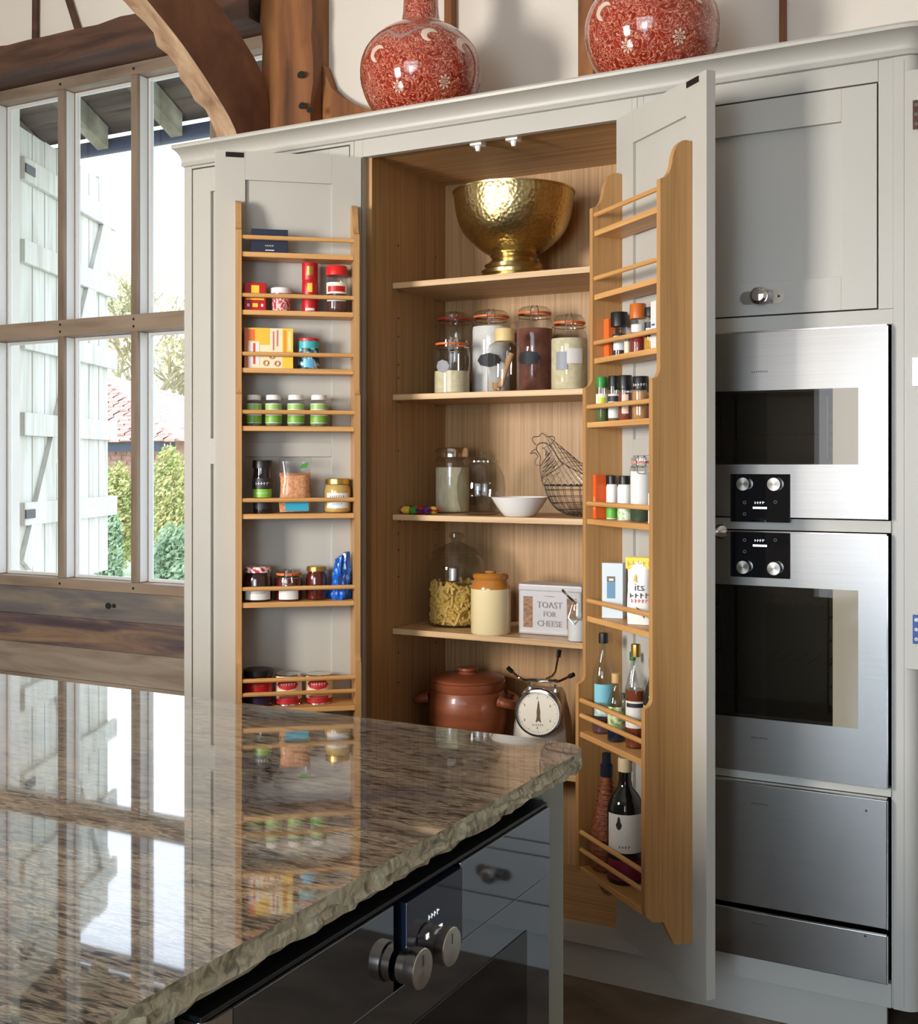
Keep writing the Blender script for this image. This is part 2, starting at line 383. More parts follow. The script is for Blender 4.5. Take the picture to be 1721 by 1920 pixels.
for u, v, r in ((564, 140, .013), (566, 198, .012), (580, 206, .010)):
    bmk = BM(); lathe(bmk, [(0, 0), (r, 0), (r * .8, .002), (0, .002)], 10); k = obj('peg_hole', bmk, DARKGAP, post); p = at(u, v, 3.352); k.location = p; k.rotation_euler = (PI / 2, 0, 0); k.scale = (1.25, 1, 1)
# curved brace, rising from the post into the room
XB = -2.565
lo = [(3.30, 2.22), (3.235, 2.36)] + [tuple(atX(u, v, XB).yz) for u, v in ((442, 245), (404, 176), (342.7, 84), (287.8, 15))] + [(2.62, 2.86), (2.35, 3.02)]
hi = [(3.358, 2.30), (3.358, 2.50), (3.352, 2.66)] + [tuple(atX(u, v, XB).yz) for u, v in ((488, 130), (465, 89.5), (440, 48.6), (404, 2))] + [(2.75, 3.10), (2.45, 3.28)]
lo = [tuple(p)[:2] for p in catmull([(*p, 0) for p in lo], 4)]; hi = [tuple(p)[:2] for p in catmull([(*p, 0) for p in hi], 4)]
def resample(P, n):
    P = [Vector(p) for p in P]; d = [0]
    for a, b in zip(P, P[1:]): d.append(d[-1] + (b - a).length)
    o = []
    for i in range(n):
        s = d[-1] * i / (n - 1); k = max(j for j in range(len(d)) if d[j] <= s + 1e-9); k = min(k, len(P) - 2)
        t = (s - d[k]) / max(1e-9, d[k + 1] - d[k]); o.append(P[k].lerp(P[k + 1], min(1, t)))
    return o
lo = resample(lo, 30); hi = resample(hi, 30); bm = BM(); R_ = []
random.seed(11)
for a, b in zip(lo, hi):
    j = random.uniform(-.006, .006)
    R_.append([bm.verts.new(p) for p in ((XB, a.x, a.y), (XB + j * .5, (a.x + b.x) / 2, (a.y + b.y) / 2), (XB, b.x, b.y), (XB - .085, b.x, b.y), (XB - .085 + j, a.x + j, a.y + j))])
for A, B in zip(R_, R_[1:]):
    for k in range(5): bm.faces.new((A[k], A[(k + 1) % 5], B[(k + 1) % 5], B[k]))
bm.faces.new(R_[0]); bm.faces.new(R_[-1][::-1])
o = obj('timber_brace', bm, BRACE, smooth=50); o.data.materials.append(pmat('lit_oak_underside', [(.25, '#86644a'), (.5, '#b39274'), (.8, '#d3b798')], (20, 8, 8), detail=8, rough=.8, dist=.8, bump=.5, bdist=.01))
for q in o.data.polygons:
    if len(q.vertices) == 4: q.material_index = 1 if {v % 5 for v in q.vertices} == {0, 4} else 0  # underside gets the lighter oak: window light put into its colour
tag(o, 'curved old oak brace rising into the room from the post', 'brace')
# short wall brace to the right of the post
pts = [(-2.400, 2.30), (-1.9, 2.30), (-1.9, 2.40)] + [tuple(at(u, v, YW - .03).xz) for u, v in ((722, 214), (690, 205), (660, 193), (640, 180), (625, 165))] + [(-2.400, 2.78)]
o = obj('timber_wall_brace', prism(BM(), pts, YW - .05, YW - .001, 'y'), TIMBER, smooth=40); tag(o, 'curved oak wall brace at the foot of the post', 'brace')
for u0, u1, tilt, lb in ((832, 846, 0, 'slim oak stud in the wall behind the long-necked vase'), (1083, 1112, 0, 'wide oak stud in the wall between the two vases'), (1460, 1470, 0, 'thin oak stud in the wall above the ovens')):
    a, b = at(u0, 60, YW - .04).x, at(u1, 60, YW - .04).x
    bm = bx(a, b, YW - .04, YW - .001, 2.0, ZC - .01, .004)
    tag(obj('wall_stud', bm, TIMBER), lb, 'post')
for (u0, v0), (u1, v1), lb in (((66, 70), (67, -60), 'slim upright stud above the lintel beam'), ((152, 50), (110, -60), 'slim leaning stud above the lintel beam')):
    a, b = at(u0, v0, YW - .02), at(u1, v1, YW - .02)
    tag(obj('plaster_stud', tube(BM(), [(a.x, a.y, 3.085), b], .014, 6), TIMBERX), lb, 'post')

# ================================================================== outside
LAWN = pmat('lawn', [(.3, '#8fa07c'), (.7, '#b7c29b')], (1.2, 1.2, 1.2), rough=.95)
PAVE = pmat('gravel', [(.3, '#c9c6bd'), (.7, '#dedbd2')], (6, 6, 6), rough=.95)
struct('ground', bx(-70, 40, YW + 5, 90, -.3, -.1), LAWN)
struct('yard', bx(-30, 20, YW + .18, YW + 5, -.3, -.09), PAVE)
# shutter of the window, opened outwards
SH = Leaf((-4.24, 3.72), (-4.24 - .4227 * 1.14, 3.72 + .908 * 1.14))
BOARD = pmat('limewashed_board', [(.25, '#a8a396'), (.5, '#c3c0b6'), (.8, '#d4d3cc')], (16, 16, 1.5), detail=8, rough=.8, dist=.8, bump=.3, bscale=(40, 40, 4), bdist=.003)
sh = thing('window_shutter', 'tall limewashed boarded shutter standing open outside the window', 'shutter', (SH.O.x, SH.O.y, .78))
sh.rotation_euler = (0, 0, math.atan2(SH.e.y, SH.e.x))          # local x along the leaf, local -y towards the window's view
nb = 8; wbd = 1.13 / nb
zt = 2.89 - .78
random.seed(4)
for i in range(nb):
    obj('board', bx(i * wbd + .004, (i + 1) * wbd - .004, 0, .022, random.uniform(0, .012), zt + random.uniform(-.01, .01), .002), BOARD, sh)
sgn = -1 if (Vector((-math.sin(sh.rotation_euler.z), math.cos(sh.rotation_euler.z))).dot(SH.n) > 0) else 1
def shy(a, b): return (-a, -b) if sgn < 0 else (.022 + a, .022 + b)
led = []
for (u, v) in ((80, 340), (80, 488), (80, 652), (80, 795), (80, 945)):
    led.append(SH.aty(u, v, 0).z - .78)
led[2] = SH.aty(180, 668, 0).z - .78; led[3] = SH.aty(180, 806, 0).z - .78; led[4] = SH.aty(180, 950, 0).z - .78
for z in led:
    y = sorted(shy(.001, .027)); obj('ledge', bx(.0, 1.20, y[0], y[1], z - .052, z + .052, .003), BOARD, sh)
def diag(x0, z0, x1, z1, w=.09):
    d = Vector((x1 - x0, z1 - z0)).normalized(); n = Vector((-d.y, d.x)) * w / 2
    y = sorted(shy(.001, .024)); return prism(BM(), [(x0 - n.x, z0 - n.y), (x1 - n.x, z1 - n.y), (x1 + n.x, z1 + n.y), (x0 + n.x, z0 + n.y)], y[0], y[1], 'y')
a_, b_2 = SH.aty(42, 1060, 0), SH.aty(197, 410, 0)
obj('diagonal_brace', diag(a_.x, a_.z - .78, b_2.x, b_2.z - .78, .10), BOARD, sh)
for z in (led[0], led[2], led[4]):
    y = sorted(shy(.028, .034)); obj('strap_hinge', bx(.0, .10, y[0], y[1], z - .02, z + .02), mat('old_iron', '#4a4a4e', .7), sh)
tag(obj('hinge_board', bx(-4.42, -4.26, YW + .181, YW + .197, .30, 3.0, .003), mat('slate_paint', '#5a6470', .7)), 'dark upright board on the outer wall behind the shutter hinges', 'board')
# eaves: rafters, boards, gutter
ev = sempty('trim_1', (-4, 3.7, 3.3))
def eav(n, bm, m): return obj(n, bm, m, ev, local=False)
DKB = pmat('eaves_board', [(.3, '#4a423b'), (.7, '#76695c')], (2, 20, 20), rough=.85)
RAF = pmat('rafter_wood', [(.3, '#6f6a58'), (.7, '#a7a28c')], (8, 8, 8), rough=.85)
for i in range(5):
    t0, t1 = i / 5, (i + 1) / 5 - .02
    y0, y1 = 3.69 + .62 * t0, 3.69 + .62 * t1; z0, z1 = 3.31 - .33 * t0, 3.31 - .33 * t1
    eav('eaves_board', prism(BM(), [(y0, z0), (y1, z1), (y1, z1 + .02), (y0, z0 + .02)], -7.5, -.5, 'x'), DKB)
for k in range(13):
    x = -6.6 + .47 * k
    eav('rafter', prism(BM(), [(3.69, 3.19), (4.24, 2.90), (4.24, 3.005), (3.69, 3.30)], x - .035, x + .035, 'x'), RAF)
bm = BM(); prof = [(.055 * math.cos(a), .055 * math.sin(a)) for a in [PI + PI * i / 8 for i in range(9)]] + [(.050 * math.cos(a), .050 * math.sin(a)) for a in [2 * PI - PI * i / 8 for i in range(9)]]
prism(bm, [(4.315 + a, 2.955 + b) for a, b in prof], -7.5, -.5, 'x')
eav('gutter', bm, mat('gutter_iron', '#2a3550', .4))
# outbuilding with tiled roof
ob = thing('brick_outbuilding', 'low brick outbuilding with a red tiled roof across the garden', 'building', (-16, 16, 0))
BRK = pmat('red_brick', [(.3, '#ab7c70'), (.7, '#caa598')], (9, 9, 14), rough=.9)
TILE = pmat('clay_tile', [(.25, '#b07c6c'), (.5, '#c99a8a'), (.8, '#dcb8aa')], (5, 5, 5), detail=8, rough=.85)
xe = -12.55; ye = 14.0; z_e = 1.72; z_r = 3.2; rd = 2.6; hp = 1.75
obj('wall', bx(-22, xe - .35, ye + .35, ye + 4.6, -.1, z_e + .05), BRK, ob, local=False)
bm = BM(); random.seed(8)                              # brick courses proud of the joints
for k in range(22):
    z = -.05 + k * .078
    for i in range(30):
        x = xe - .36 - .235 * i - (.117 if k % 2 else 0)
        if x > xe - .37 or x < -20: continue
        box(bm, x - .215, x, ye + .335 - random.uniform(0, .006), ye + .352, z, z + .062)
obj('brickwork', bm, BRK, ob, local=False, kind='stuff', smooth=0)
obj('fascia', bx(-22, xe, ye - .02, ye + .04, z_e - .16, z_e - .02), mat('dark_fascia', '#3e4654', .7), ob, local=False)
NR = 17
for k in range(NR):                                  # courses of tiles climbing a hipped roof
    t0, t1 = k / NR, (k + 1.25) / NR
    bm = BM(); y0, y1 = ye - .1 + rd * t0, ye - .1 + rd * t1; z0, z1 = z_e + (z_r - z_e) * t0, z_e + (z_r - z_e) * t1 + .0
    xr = xe + .12 - rd * hp * t0; n = 34; dx = .23
    for i in range(n):
        x1 = xr - dx * i; dz = random.uniform(-.012, .012)
        v = [bm.verts.new(p) for p in ((x1 - dx + .012, y0, z0 + dz + .035), (x1 - .012, y0, z0 + dz + .035), (x1 - .012, y1, z1 + dz), (x1 - dx + .012, y1, z1 + dz), (x1 - dx + .012, y0, z0 + dz), (x1 - .012, y0, z0 + dz))]
        bm.faces.new((v[0], v[1], v[2], v[3])); bm.faces.new((v[4], v[5], v[1], v[0]))
    obj('tile_course', bm, TILE, ob, local=False, smooth=0)
bm = BM()
a, b, c_, d_ = (xe + .1, ye - .1, z_e), (xe + .1, ye + 5.1, z_e), (xe + .12 - rd * hp, ye - .1 + rd, z_r), (-22, ye - .1 + rd, z_r)
V = [bm.verts.new(p) for p in (a, b, c_, d_, (-22, ye + 5.1, z_e), (-22, ye - .1, z_e))]
bm.faces.new((V[0], V[1], V[2])); bm.faces.new((V[1], V[4], V[3], V[2])); bm.faces.new((V[0], V[2], V[3], V[5]))
obj('roof_hip', bm, TILE, ob, local=False, smooth=0)
# planting
def leaves(c, rad, n, size, seed, hollow=.35):
    random.seed(seed); bm = BM()
    for i in range(n):
        d = Vector((random.gauss(0, 1), random.gauss(0, 1), random.gauss(0, 1))).normalized() * (random.uniform(hollow, 1) ** .6)
        p = Vector(c) + Vector((d.x * rad[0], d.y * rad[1], d.z * rad[2])); s = size * random.uniform(.6, 1.3)
        a = Vector((random.gauss(0, 1), random.gauss(0, 1), random.gauss(0, 1))).normalized(); b = a.orthogonal().normalized(); q = a.cross(b)
        v = [bm.verts.new(p + b * s * x + q * s * y * .5) for x, y in ((-1, 0), (0, -1), (1, 0), (0, 1))]; bm.faces.new(v)
    return bm
YEL = pmat('yellow_leaf', [(.35, '#98a868'), (.5, '#c4bf7a'), (.7, '#d9cf9c')], (9, 9, 9), rough=.8)
GRN = pmat('green_leaf', [(.35, '#7f9a78'), (.6, '#a6ba94'), (.8, '#c9d3b0')], (4, 4, 4), rough=.8)
PALE = pmat('pale_twig', [(.3, '#8f8468'), (.7, '#b3a888')], (6, 6, 6), rough=.9)
def bush(name, label, u, v0, v1, wpx, Y, m, n, seed, m2=None):
    p = at(u, v1, Y); k = pxm(p); h = (v1 - v0) * k; w = wpx * k / 2
    t = thing(name, label, 'shrub', (p.x, Y, -.1), 0, 'garden planting')
    top = at(u, v0, Y).z
    obj('foliage', leaves((0, 0, (top + .1) * .52), (w, w, (top + .1) * .5), n * 2, .032, seed), m, t, kind='stuff', smooth=0)
    bm = BM(); random.seed(seed)
    for i in range(5): tube(bm, [(0, 0, 0), (random.uniform(-.3, .3) * w, random.uniform(-.3, .3) * w, top * .4), (random.uniform(-.6, .6) * w, random.uniform(-.6, .6) * w, top * .8)], [.03, .02, .008], 5)
    obj('stem', bm, PALE, t, smooth=60)
bush('climbing_shrub', 'yellow-tipped green shrub growing against the brick outbuilding', 222, 870, 1070, 75, 11.5, YEL, 2400, 1)
bush('leafy_shrub', 'fresh green shrub beside the open shutter', 205, 950, 1085, 50, 8.5, GRN, 1700, 2)
bush('golden_shrub', 'golden shrub right of the outbuilding corner', 318, 835, 1010, 80, 11.8, YEL, 2200, 3)
bush('low_green_shrub', 'low grey-green shrub on the lawn', 325, 985, 1085, 90, 8.0, GRN, 1800, 4)
def tree(label, u, Y, ht, seed, wid):
    random.seed(seed); p = at(u, 900, Y); t = thing('bare_tree', label, 'tree', (p.x, Y, -.1), 0, 'trees beyond the outbuilding')
    bm = BM(); ends = []
    def grow(a, d, L, r, g):
        b = a + d * L; tube(bm, [a, a.lerp(b, .5) + Vector((random.uniform(-.05, .05) * L,) * 3), b], [r, r * .85, r * .7], 5, caps=False)
        if g == 0: ends.append(b); return
        for i in range(3):
            nd = (d + Vector((random.gauss(0, .45) * wid, random.gauss(0, .45), random.gauss(.12, .25)))).normalized(); grow(b, nd, L * random.uniform(.62, .82), r * .70, g - 1)
    grow(Vector((0, 0, 0)), Vector((0, 0, 1)), ht * .28, .12, 5)
    obj('branches', bm, PALE, t, smooth=60)
    bl = BM()
    for e in ends:
        for i in range(7):
            c = e + Vector((random.gauss(0, .25), random.gauss(0, .25), random.gauss(0, .25))); a = Vector((random.gauss(0, 1), random.gauss(0, 1), random.gauss(0, 1))).normalized() * .07; b = a.orthogonal().normalized() * .04
            v = [bl.verts.new(c + x) for x in (a, b, -a, -b)]; bl.faces.new(v)
    obj('leaves', bl, pmat('pale_leaf', [(.3, '#d0c48a'), (.7, '#e6dfb8')], (3, 3, 3), rough=.9), t, kind='stuff', smooth=0)
tree('bare pale tree with the most leaning crown beyond the tiled roof', 235, 21, 6.2, 3, 1.2)
tree('bare pale tree with the tallest crown behind the roof ridge', 265, 30, 9.0, 5, 1.2)
tree('bare pale tree rising past the outbuilding corner', 318, 25, 6.0, 7, 1.0)
# ================================================================== painted cupboards
YF = 2.87
ZT = 2.302                    # top of the face frames
def fr(n, x0, x1, z0, z1, par, y0=YF, y1=YF + .022, m=None): return obj(n, bx(x0, x1, y0, y1, z0, z1, .0012), m or PAINT, par, local=False)
def shaker(x0, x1, z0, z1, y0, t, st, rails, dep=.013, hat=0):
    """framed door front facing -Y: stiles, rails (list of (z0,z1)) and recessed panels"""
    bm = BM(); box(bm, x0, x0 + st, y0, y0 + t, z0, z1, .001); box(bm, x1 - st, x1, y0, y0 + t, z0, z1, .001)
    for a, b in rails: box(bm, x0 + st, x1 - st, y0, y0 + t, a, b, .001)
    box(bm, x0 + st, x1 - st, y0 + dep, y0 + dep + .006, z0 + .01, z1 - .01)
    return bm
# --- tall cupboard at the window end
tc_ = thing('tall_cupboard', 'tall grey painted cupboard at the window end of the run', 'cupboard', (-2.21, 3.1, .10))
fr('frame_stile', -2.528, -2.497, .10, ZT, tc_); fr('frame_stile', -1.900, -1.886, .10, ZT, tc_)
fr('frame_rail', -2.497, -1.900, 2.293, ZT, tc_); fr('frame_rail', -2.497, -1.900, .10, .147, tc_)
obj('side_panel', bx(-2.528, -2.510, YF + .022, 3.345, .10, ZT), PAINT, tc_, local=False)
obj('side_panel', bx(-1.905, -1.890, YF + .023, 3.345, .10, ZT), PAINT, tc_, local=False)
obj('back_panel', bx(-2.510, -1.905, 3.335, 3.345, .10, ZT), PAINT, tc_, local=False)
obj('top_panel', bx(-2.528, -1.890, YF + .022, 3.345, ZT, ZT + .018), PAINT, tc_, local=False)
obj('door', shaker(-2.4935, -1.9035, .150, 2.289, YF + .001, .022, .072, [(.150, .25), (2.214, 2.289), (1.36, 1.44)]), PAINT, tc_, local=False)
obj('door_gap', bx(-2.497, -1.9, YF + .024, YF + .027, .147, 2.293), DARKGAP, tc_, local=False)
# --- pantry
PX0, PX1, PYB = -1.838, -1.052, 3.335
pan = thing('pantry_cupboard', 'grey painted pantry cupboard with oak interior and both doors open', 'cupboard', (-1.45, 3.1, .10))
fr('frame_stile', -1.885, -1.856, .10, ZT, pan); fr('frame_stile', -1.034, -1.020, .10, ZT, pan)
fr('frame_rail', -1.856, -1.034, 2.251, ZT, pan); fr('frame_rail', -1.856, -1.034, .10, .150, pan)
obj('side_panel', bx(PX0 - .018, PX0, YF + .022, PYB, .132, 2.262), OAK, pan, local=False)
obj('side_panel', bx(PX1, PX1 + .018, YF + .022, PYB, .132, 2.262), OAK, pan, local=False)
obj('back_panel', bx(PX0 - .018, PX1 + .018, PYB, PYB + .01, .132, 2.28), OAK, pan, local=False)
obj('ceiling_panel', bx(PX0 - .018, PX1 + .018, YF + .022, PYB, 2.262, 2.28), OAKX, pan, local=False)
obj('floor_panel', bx(PX0 - .018, PX1 + .018, YF + .022, PYB, .114, .132), OAKX, pan, local=False)
SHZ = [1.902, 1.568, 1.209, .868, .500]
SHF = pmat('oak_shelf', [(.25, '#a27e54'), (.5, '#c09c6e'), (.75, '#d0b086')], (1.8, 55, 55), detail=5, rough=.45, dist=.3)
for z in SHZ:
    s = obj('shelf', bx(PX0 + .0015, PX1 - .0015, 3.004, PYB - .002, z - .017, z, .0012), SHF, pan, local=False)
    for y in (3.04, 3.27):
        obj('shelf_pin', tube(BM(), [(PX0, y, z - .0215), (PX0 + .012, y, z - .0215)], .004, 8), STEELP, s, local=False)
bm = BM()
for z in (2.02, 1.80, 1.745, 1.66, 1.62, 1.40, 1.15, 1.10, 1.02, .79, .70):
    for y in (3.04, 3.27):
        k = BM(); lathe(k, [(0, 0), (.0028, 0), (.0028, .0006), (0, .0006)], 8)
        hh = obj('pin_hole', k, DARKGAP, pan, local=False); hh.matrix_parent_inverse = wm(pan).inverted(); hh.location = (PX0, y, z); hh.rotation_euler = (0, PI / 2, 0)
bm.free()
for u, v in ((893, 272), (960, 265)):                       # white roller catches under the head rail
    p = at(u, v, YF + .03); x = p.x
    k = obj('door_catch', bx(x - .018, x + .018, YF + .024, YF + .056, 2.246, 2.2615, .002), WHITEP, pan, local=False)
    bmk = BM(); tube(bmk, [(x, YF + .040, 2.246), (x, YF + .040, 2.232)], [.009, .006], 10); obj('catch_roller', bmk, WHITEP, k, local=False)
RSH = [1.942, 1.781, 1.620, 1.458, 1.215, .970, .680, .341]
RRL = [1.990, 1.829, 1.666, 1.504, 1.260, 1.015, .765, .727, .433, .389]
def rdep(z): return .085 if z > 1.56 else (.105 if z > .82 else .125)
side = [(0, 2.098)] + bez((.012, 2.102), (.040, 2.105), (.052, 2.060), 6) + bez((.054, 2.045), (.060, 2.012), (.085, 2.008), 5) + \
    [(.085, 1.600)] + bez((.085, 1.575), (.088, 1.556), (.105, 1.552), 5) + [(.105, .845)] + bez((.105, .826), (.108, .810), (.125, .806), 5) + \
    [(.125, .352), (.122, .338), (.104, .322), (.076, .319), (.068, .303), (.050, .268), (.040, .262), (0, .262)]
def rack_door(D, W=.415):
    ang = math.atan2(D.e.y, D.e.x); yl = Vector((-math.sin(ang), math.cos(ang))); sg = 1 if yl.dot(D.n) > 0 else -1
    def B(bm, x0, x1, y0, y1, z0, z1, bev=0.):
        a, b = sorted((sg * y0, sg * y1)); return box(bm, x0, x1, a, b, z0, z1, bev)
    z0, z1 = .152, 2.248; bm = BM(); st = .085
    B(bm, 0, st, -.024, 0, z0, z1, .001); B(bm, W - st, W, -.024, 0, z0, z1, .001)
    for a, b in ((z0, .26), (1.381, 1.422), (2.167, z1)): B(bm, st, W - st, -.024, 0, a, b, .001)
    d = obj('door', bm, PAINT); d.location = (D.O.x, D.O.y, 0); d.rotation_euler = (0, 0, ang); d.parent = pan; d.matrix_parent_inverse = wm(pan).inverted()
    for a, b in ((.255, 1.386), (1.417, 2.172)): obj('door_panel', B(BM(), st - .006, W - st + .006, -.017, -.009, a, b), PAINT, d)
    for x in (.015, .342):
        pts = [(sg * a, b) for a, b in side]
        obj('rack_side', prism(BM(), pts, x, x + .016, 'x'), RACK, d, smooth=25)
    for z in RSH:
        dp = rdep(z) - .004; obj('rack_shelf', B(BM(), .0312, .3418, .0005, dp, z - .007, z + .007, .002), RACKX, d)
    for z in RRL:
        dp = rdep(z) - .008; bmk = tube(BM(), [(.0305, sg * dp, z), (.3425, sg * dp, z)], .0062, 8); obj('rack_rail', bmk, RACKX, d)
    cp = obj('catch_plate', B(BM(), .335, .385, 0, .0025, 2.229, 2.243, .0006), mat('bronze_plate', '#3a2f33', .35, .8), d)
    for zz in (1.98, 1.28, .45):
        hx = BM(); tube(hx, [(-.002, -sg * .018, zz - .035), (-.002, -sg * .018, zz + .035)], .006, 8); obj('hinge', hx, STEELP, d)
    lt = BM(); lathe(lt, [(0, 0), (.011, 0), (.009, .012), (.008, .02), (.016, .032), (.017, .040), (.012, .047), (0, .049)], 18)
    k = obj('latch_knob', lt, CHROME, d); k.location = (W - .035, -sg * .0245, 1.205); k.rotation_euler = (PI / 2 * sg, 0, 0)
    return d
door_r = rack_door(DR); door_l = rack_door(DL)
# --- oven housing
oh = thing('oven_housing', 'grey painted tall housing holding the ovens and steel drawers', 'cupboard', (-.70, 3.1, .10))
OX0, OX1 = -1.000, -.405
fr('frame_stile', -1.0195, -1.003, .10, ZT, oh)
fr('frame_stile', -.402, -.398, .10, 1.6835, oh)
fr('frame_stile', -.431, -.398, 1.7205, ZT, oh)
for a, b in ((2.251, ZT), (1.684, 1.720)): fr('frame_rail', -1.003, -.4315 if a > 1.9 else -.398, a, b, oh)
for a, b in ((1.200, 1.228), (.589, .609), (.10, .156)): fr('frame_rail', -1.003, -.402, a, b, oh, y0=YF - .004)
obj('side_panel', bx(-1.0195, -1.004, YF + .023, 3.45, .10, ZT), PAINT, oh, local=False)
obj('top_panel', bx(-1.0195, -.398, YF + .022, 3.45, ZT, ZT + .018), PAINT, oh, local=False)
obj('back_panel', bx(-1.003, -.398, 3.44, 3.45, .10, ZT), PAINT, oh, local=False)
obj('dark_recess', bx(-1.003, -.402, YF + .24, YF + .25, .156, 1.684), DARKGAP, oh, local=False)
pil = [(-.3975, 2.866), (-.372, 2.866)] + [(-.372 + .034 * math.sin(a), 2.900 - .034 * math.cos(a)) for a in [PI / 2 * i / 8 for i in range(1, 9)]] + [(-.338, 3.45), (-.3975, 3.45)]
obj('rounded_pilaster', prism(BM(), pil, .100, ZT, 'z'), PAINT, oh, local=False, smooth=30)
obj('pilaster_groove', bx(-.3745, -.3735, 2.8655, 2.8668, .11, ZT - .01), mat('paint_groove', '#8f897c', .6), oh, local=False)
dz0, dz1 = 1.7235, 2.2475
dr = obj('door', shaker(-1.000, -.4345, dz0, dz1, YF + .001, .022, .080, [(dz0, dz0 + .080), (dz1 - .078, dz1)]), PAINT, oh, local=False)
obj('door_gap', bx(-1.003, -.431, YF + .024, YF + .027, 1.720, 2.251), DARKGAP, oh, local=False)
def latch(cx, cz, yf, par, horiz=True):
    """chrome cupboard turn: rounded back plate, knob, and a keep plate on the frame side"""
    bm = BM(); pl = [(cx - .052 + .016 * math.cos(a), cz + .016 * math.sin(a)) for a in [PI / 2 + PI * i / 8 for i in range(9)]] + [(cx + .012, cz - .016), (cx + .012, cz + .016)]
    prism(bm, pl, yf - .006, yf, 'y'); k = obj('latch_plate', bm, CHROME, par, local=False)
    bm = BM(); lathe(bm, [(0, 0), (.014, 0), (.012, .010), (.009, .016), (.020, .026), (.021, .034), (.014, .042), (0, .044)], 20)
    q = obj('latch_knob', bm, CHROME, k, local=False); q.location = (cx - .014, yf - .006, cz); q.rotation_euler = (PI / 2, 0, 0)
    bm = BM(); pl = [(cx + .022 + .018 * math.cos(a), cz + .018 * math.sin(a)) for a in [-PI / 2 + PI * i / 8 for i in range(9)]] + [(cx + .014, cz + .018), (cx + .014, cz - .018)]
    prism(bm, pl, yf - .005, yf, 'y'); obj('latch_keep', bm, STEELP, par, local=False)
    bm = tube(BM(), [(cx + .0265, yf - .0055, cz), (cx + .0265, yf - .005, cz)], .003, 8); obj('keyhole', bm, DARKGAP, k, local=False)
p = at(1440, 557, YF); latch(p.x, p.z, YF + .001, dr)
# --- cornice and plinth
prof = [(0, 2.300), (.012, 2.300), (.016, 2.306), (.012, 2.312), (.014, 2.316)] + [(.060 - .046 * math.cos(a), 2.316 + .030 * math.sin(a)) for a in [PI / 2 * i / 7 for i in range(1, 8)]][:0]
prof += bez((.014, 2.317), (.020, 2.338), (.052, 2.344), 7) + [(.060, 2.345), (.062, 2.352), (.058, 2.358), (0, 2.358)]
path = [((-2.528, YF), (0, -1)), ((-.372, YF - .004), (0, -1))] + [((-.372 + .034 * math.sin(a), 2.900 - .034 * math.cos(a)), (math.sin(a), -math.cos(a))) for a in [PI / 2 * i / 6 for i in range(1, 7)]] + [((-.338, 3.45), (1, 0))]
bm = BM(); RR = []
for (px_, py_), (nx, ny) in path: RR.append([bm.verts.new((px_ + nx * a, py_ + ny * a, z)) for a, z in prof])
for A, B in zip(RR, RR[1:]):
    for k in range(len(prof)): bm.faces.new((A[k], A[(k + 1) % len(prof)], B[(k + 1) % len(prof)], B[k]))
bm.faces.new(RR[0]); bm.faces.new(RR[-1][::-1])
tag(obj('cornice', bm, PAINT, smooth=30), 'grey painted moulded cornice along the cupboard tops', 'cornice')
tag(obj('plinth', bx(-2.515, -.415, YF + .020, YF + .040, .0005, .0995), PAINT), 'grey painted plinth board under the cupboards', 'plinth')
# --- dresser beyond the pilaster, with drawers below (the island oven mirrors them)
ds = thing('wall_dresser', 'grey painted wall cupboard to the right of the oven housing', 'cupboard', (.1, 3.1, .89))
obj('carcass', bx(-.334, .55, 2.886, 3.45, .892, 2.26), PAINT, ds, local=False)
dd = obj('door', shaker(-.3705, .20, .890, 2.262, 2.858, .022, .085, [(.890, .98), (2.17, 2.262)]), PAINT, ds, local=False)
for u, v, m in ((1722, 215, '#5a4038'), (1722, 697, '#e9e6e2'), (1722, 1180, '#2c3c66')):
    p = at(u, v, 2.857); k = obj('hinge_plate', bx(p.x - .012, p.x + .012, 2.852, 2.8575, p.z - .033, p.z + .033, .001), mat('hinge_' + m[1:], m, .3, .6), dd, local=False)
    for dz in (-.022, 0, .022): obj('screw', tube(BM(), [(p.x - .004, 2.8515, p.z + dz), (p.x - .004, 2.850, p.z + dz)], .0045, 8), STEELP, k, local=False)
bu = thing('drawer_unit', 'grey painted drawer unit under the wall dresser', 'cupboard', (.3, 3.1, 0))
obj('carcass', bx(-.30, 1.3, 2.893, 3.45, .001, .86), PAINT, bu, local=False)
for z0, z1 in ((.10, .178), (.182, .308), (.312, .345), (.349, .56), (.564, .80)):
    dwr = obj('drawer_front', bx(-.298, .55, 2.871, 2.892, z0, z1, .002), PAINT, bu, local=False)
    if z1 - z0 > .1: latch(.045, (z0 + z1) / 2, 2.871, dwr)
obj('worktop', bx(-.31, 1.32, 2.84, 3.45, .861, .889, .004), PAINT, bu, local=False)

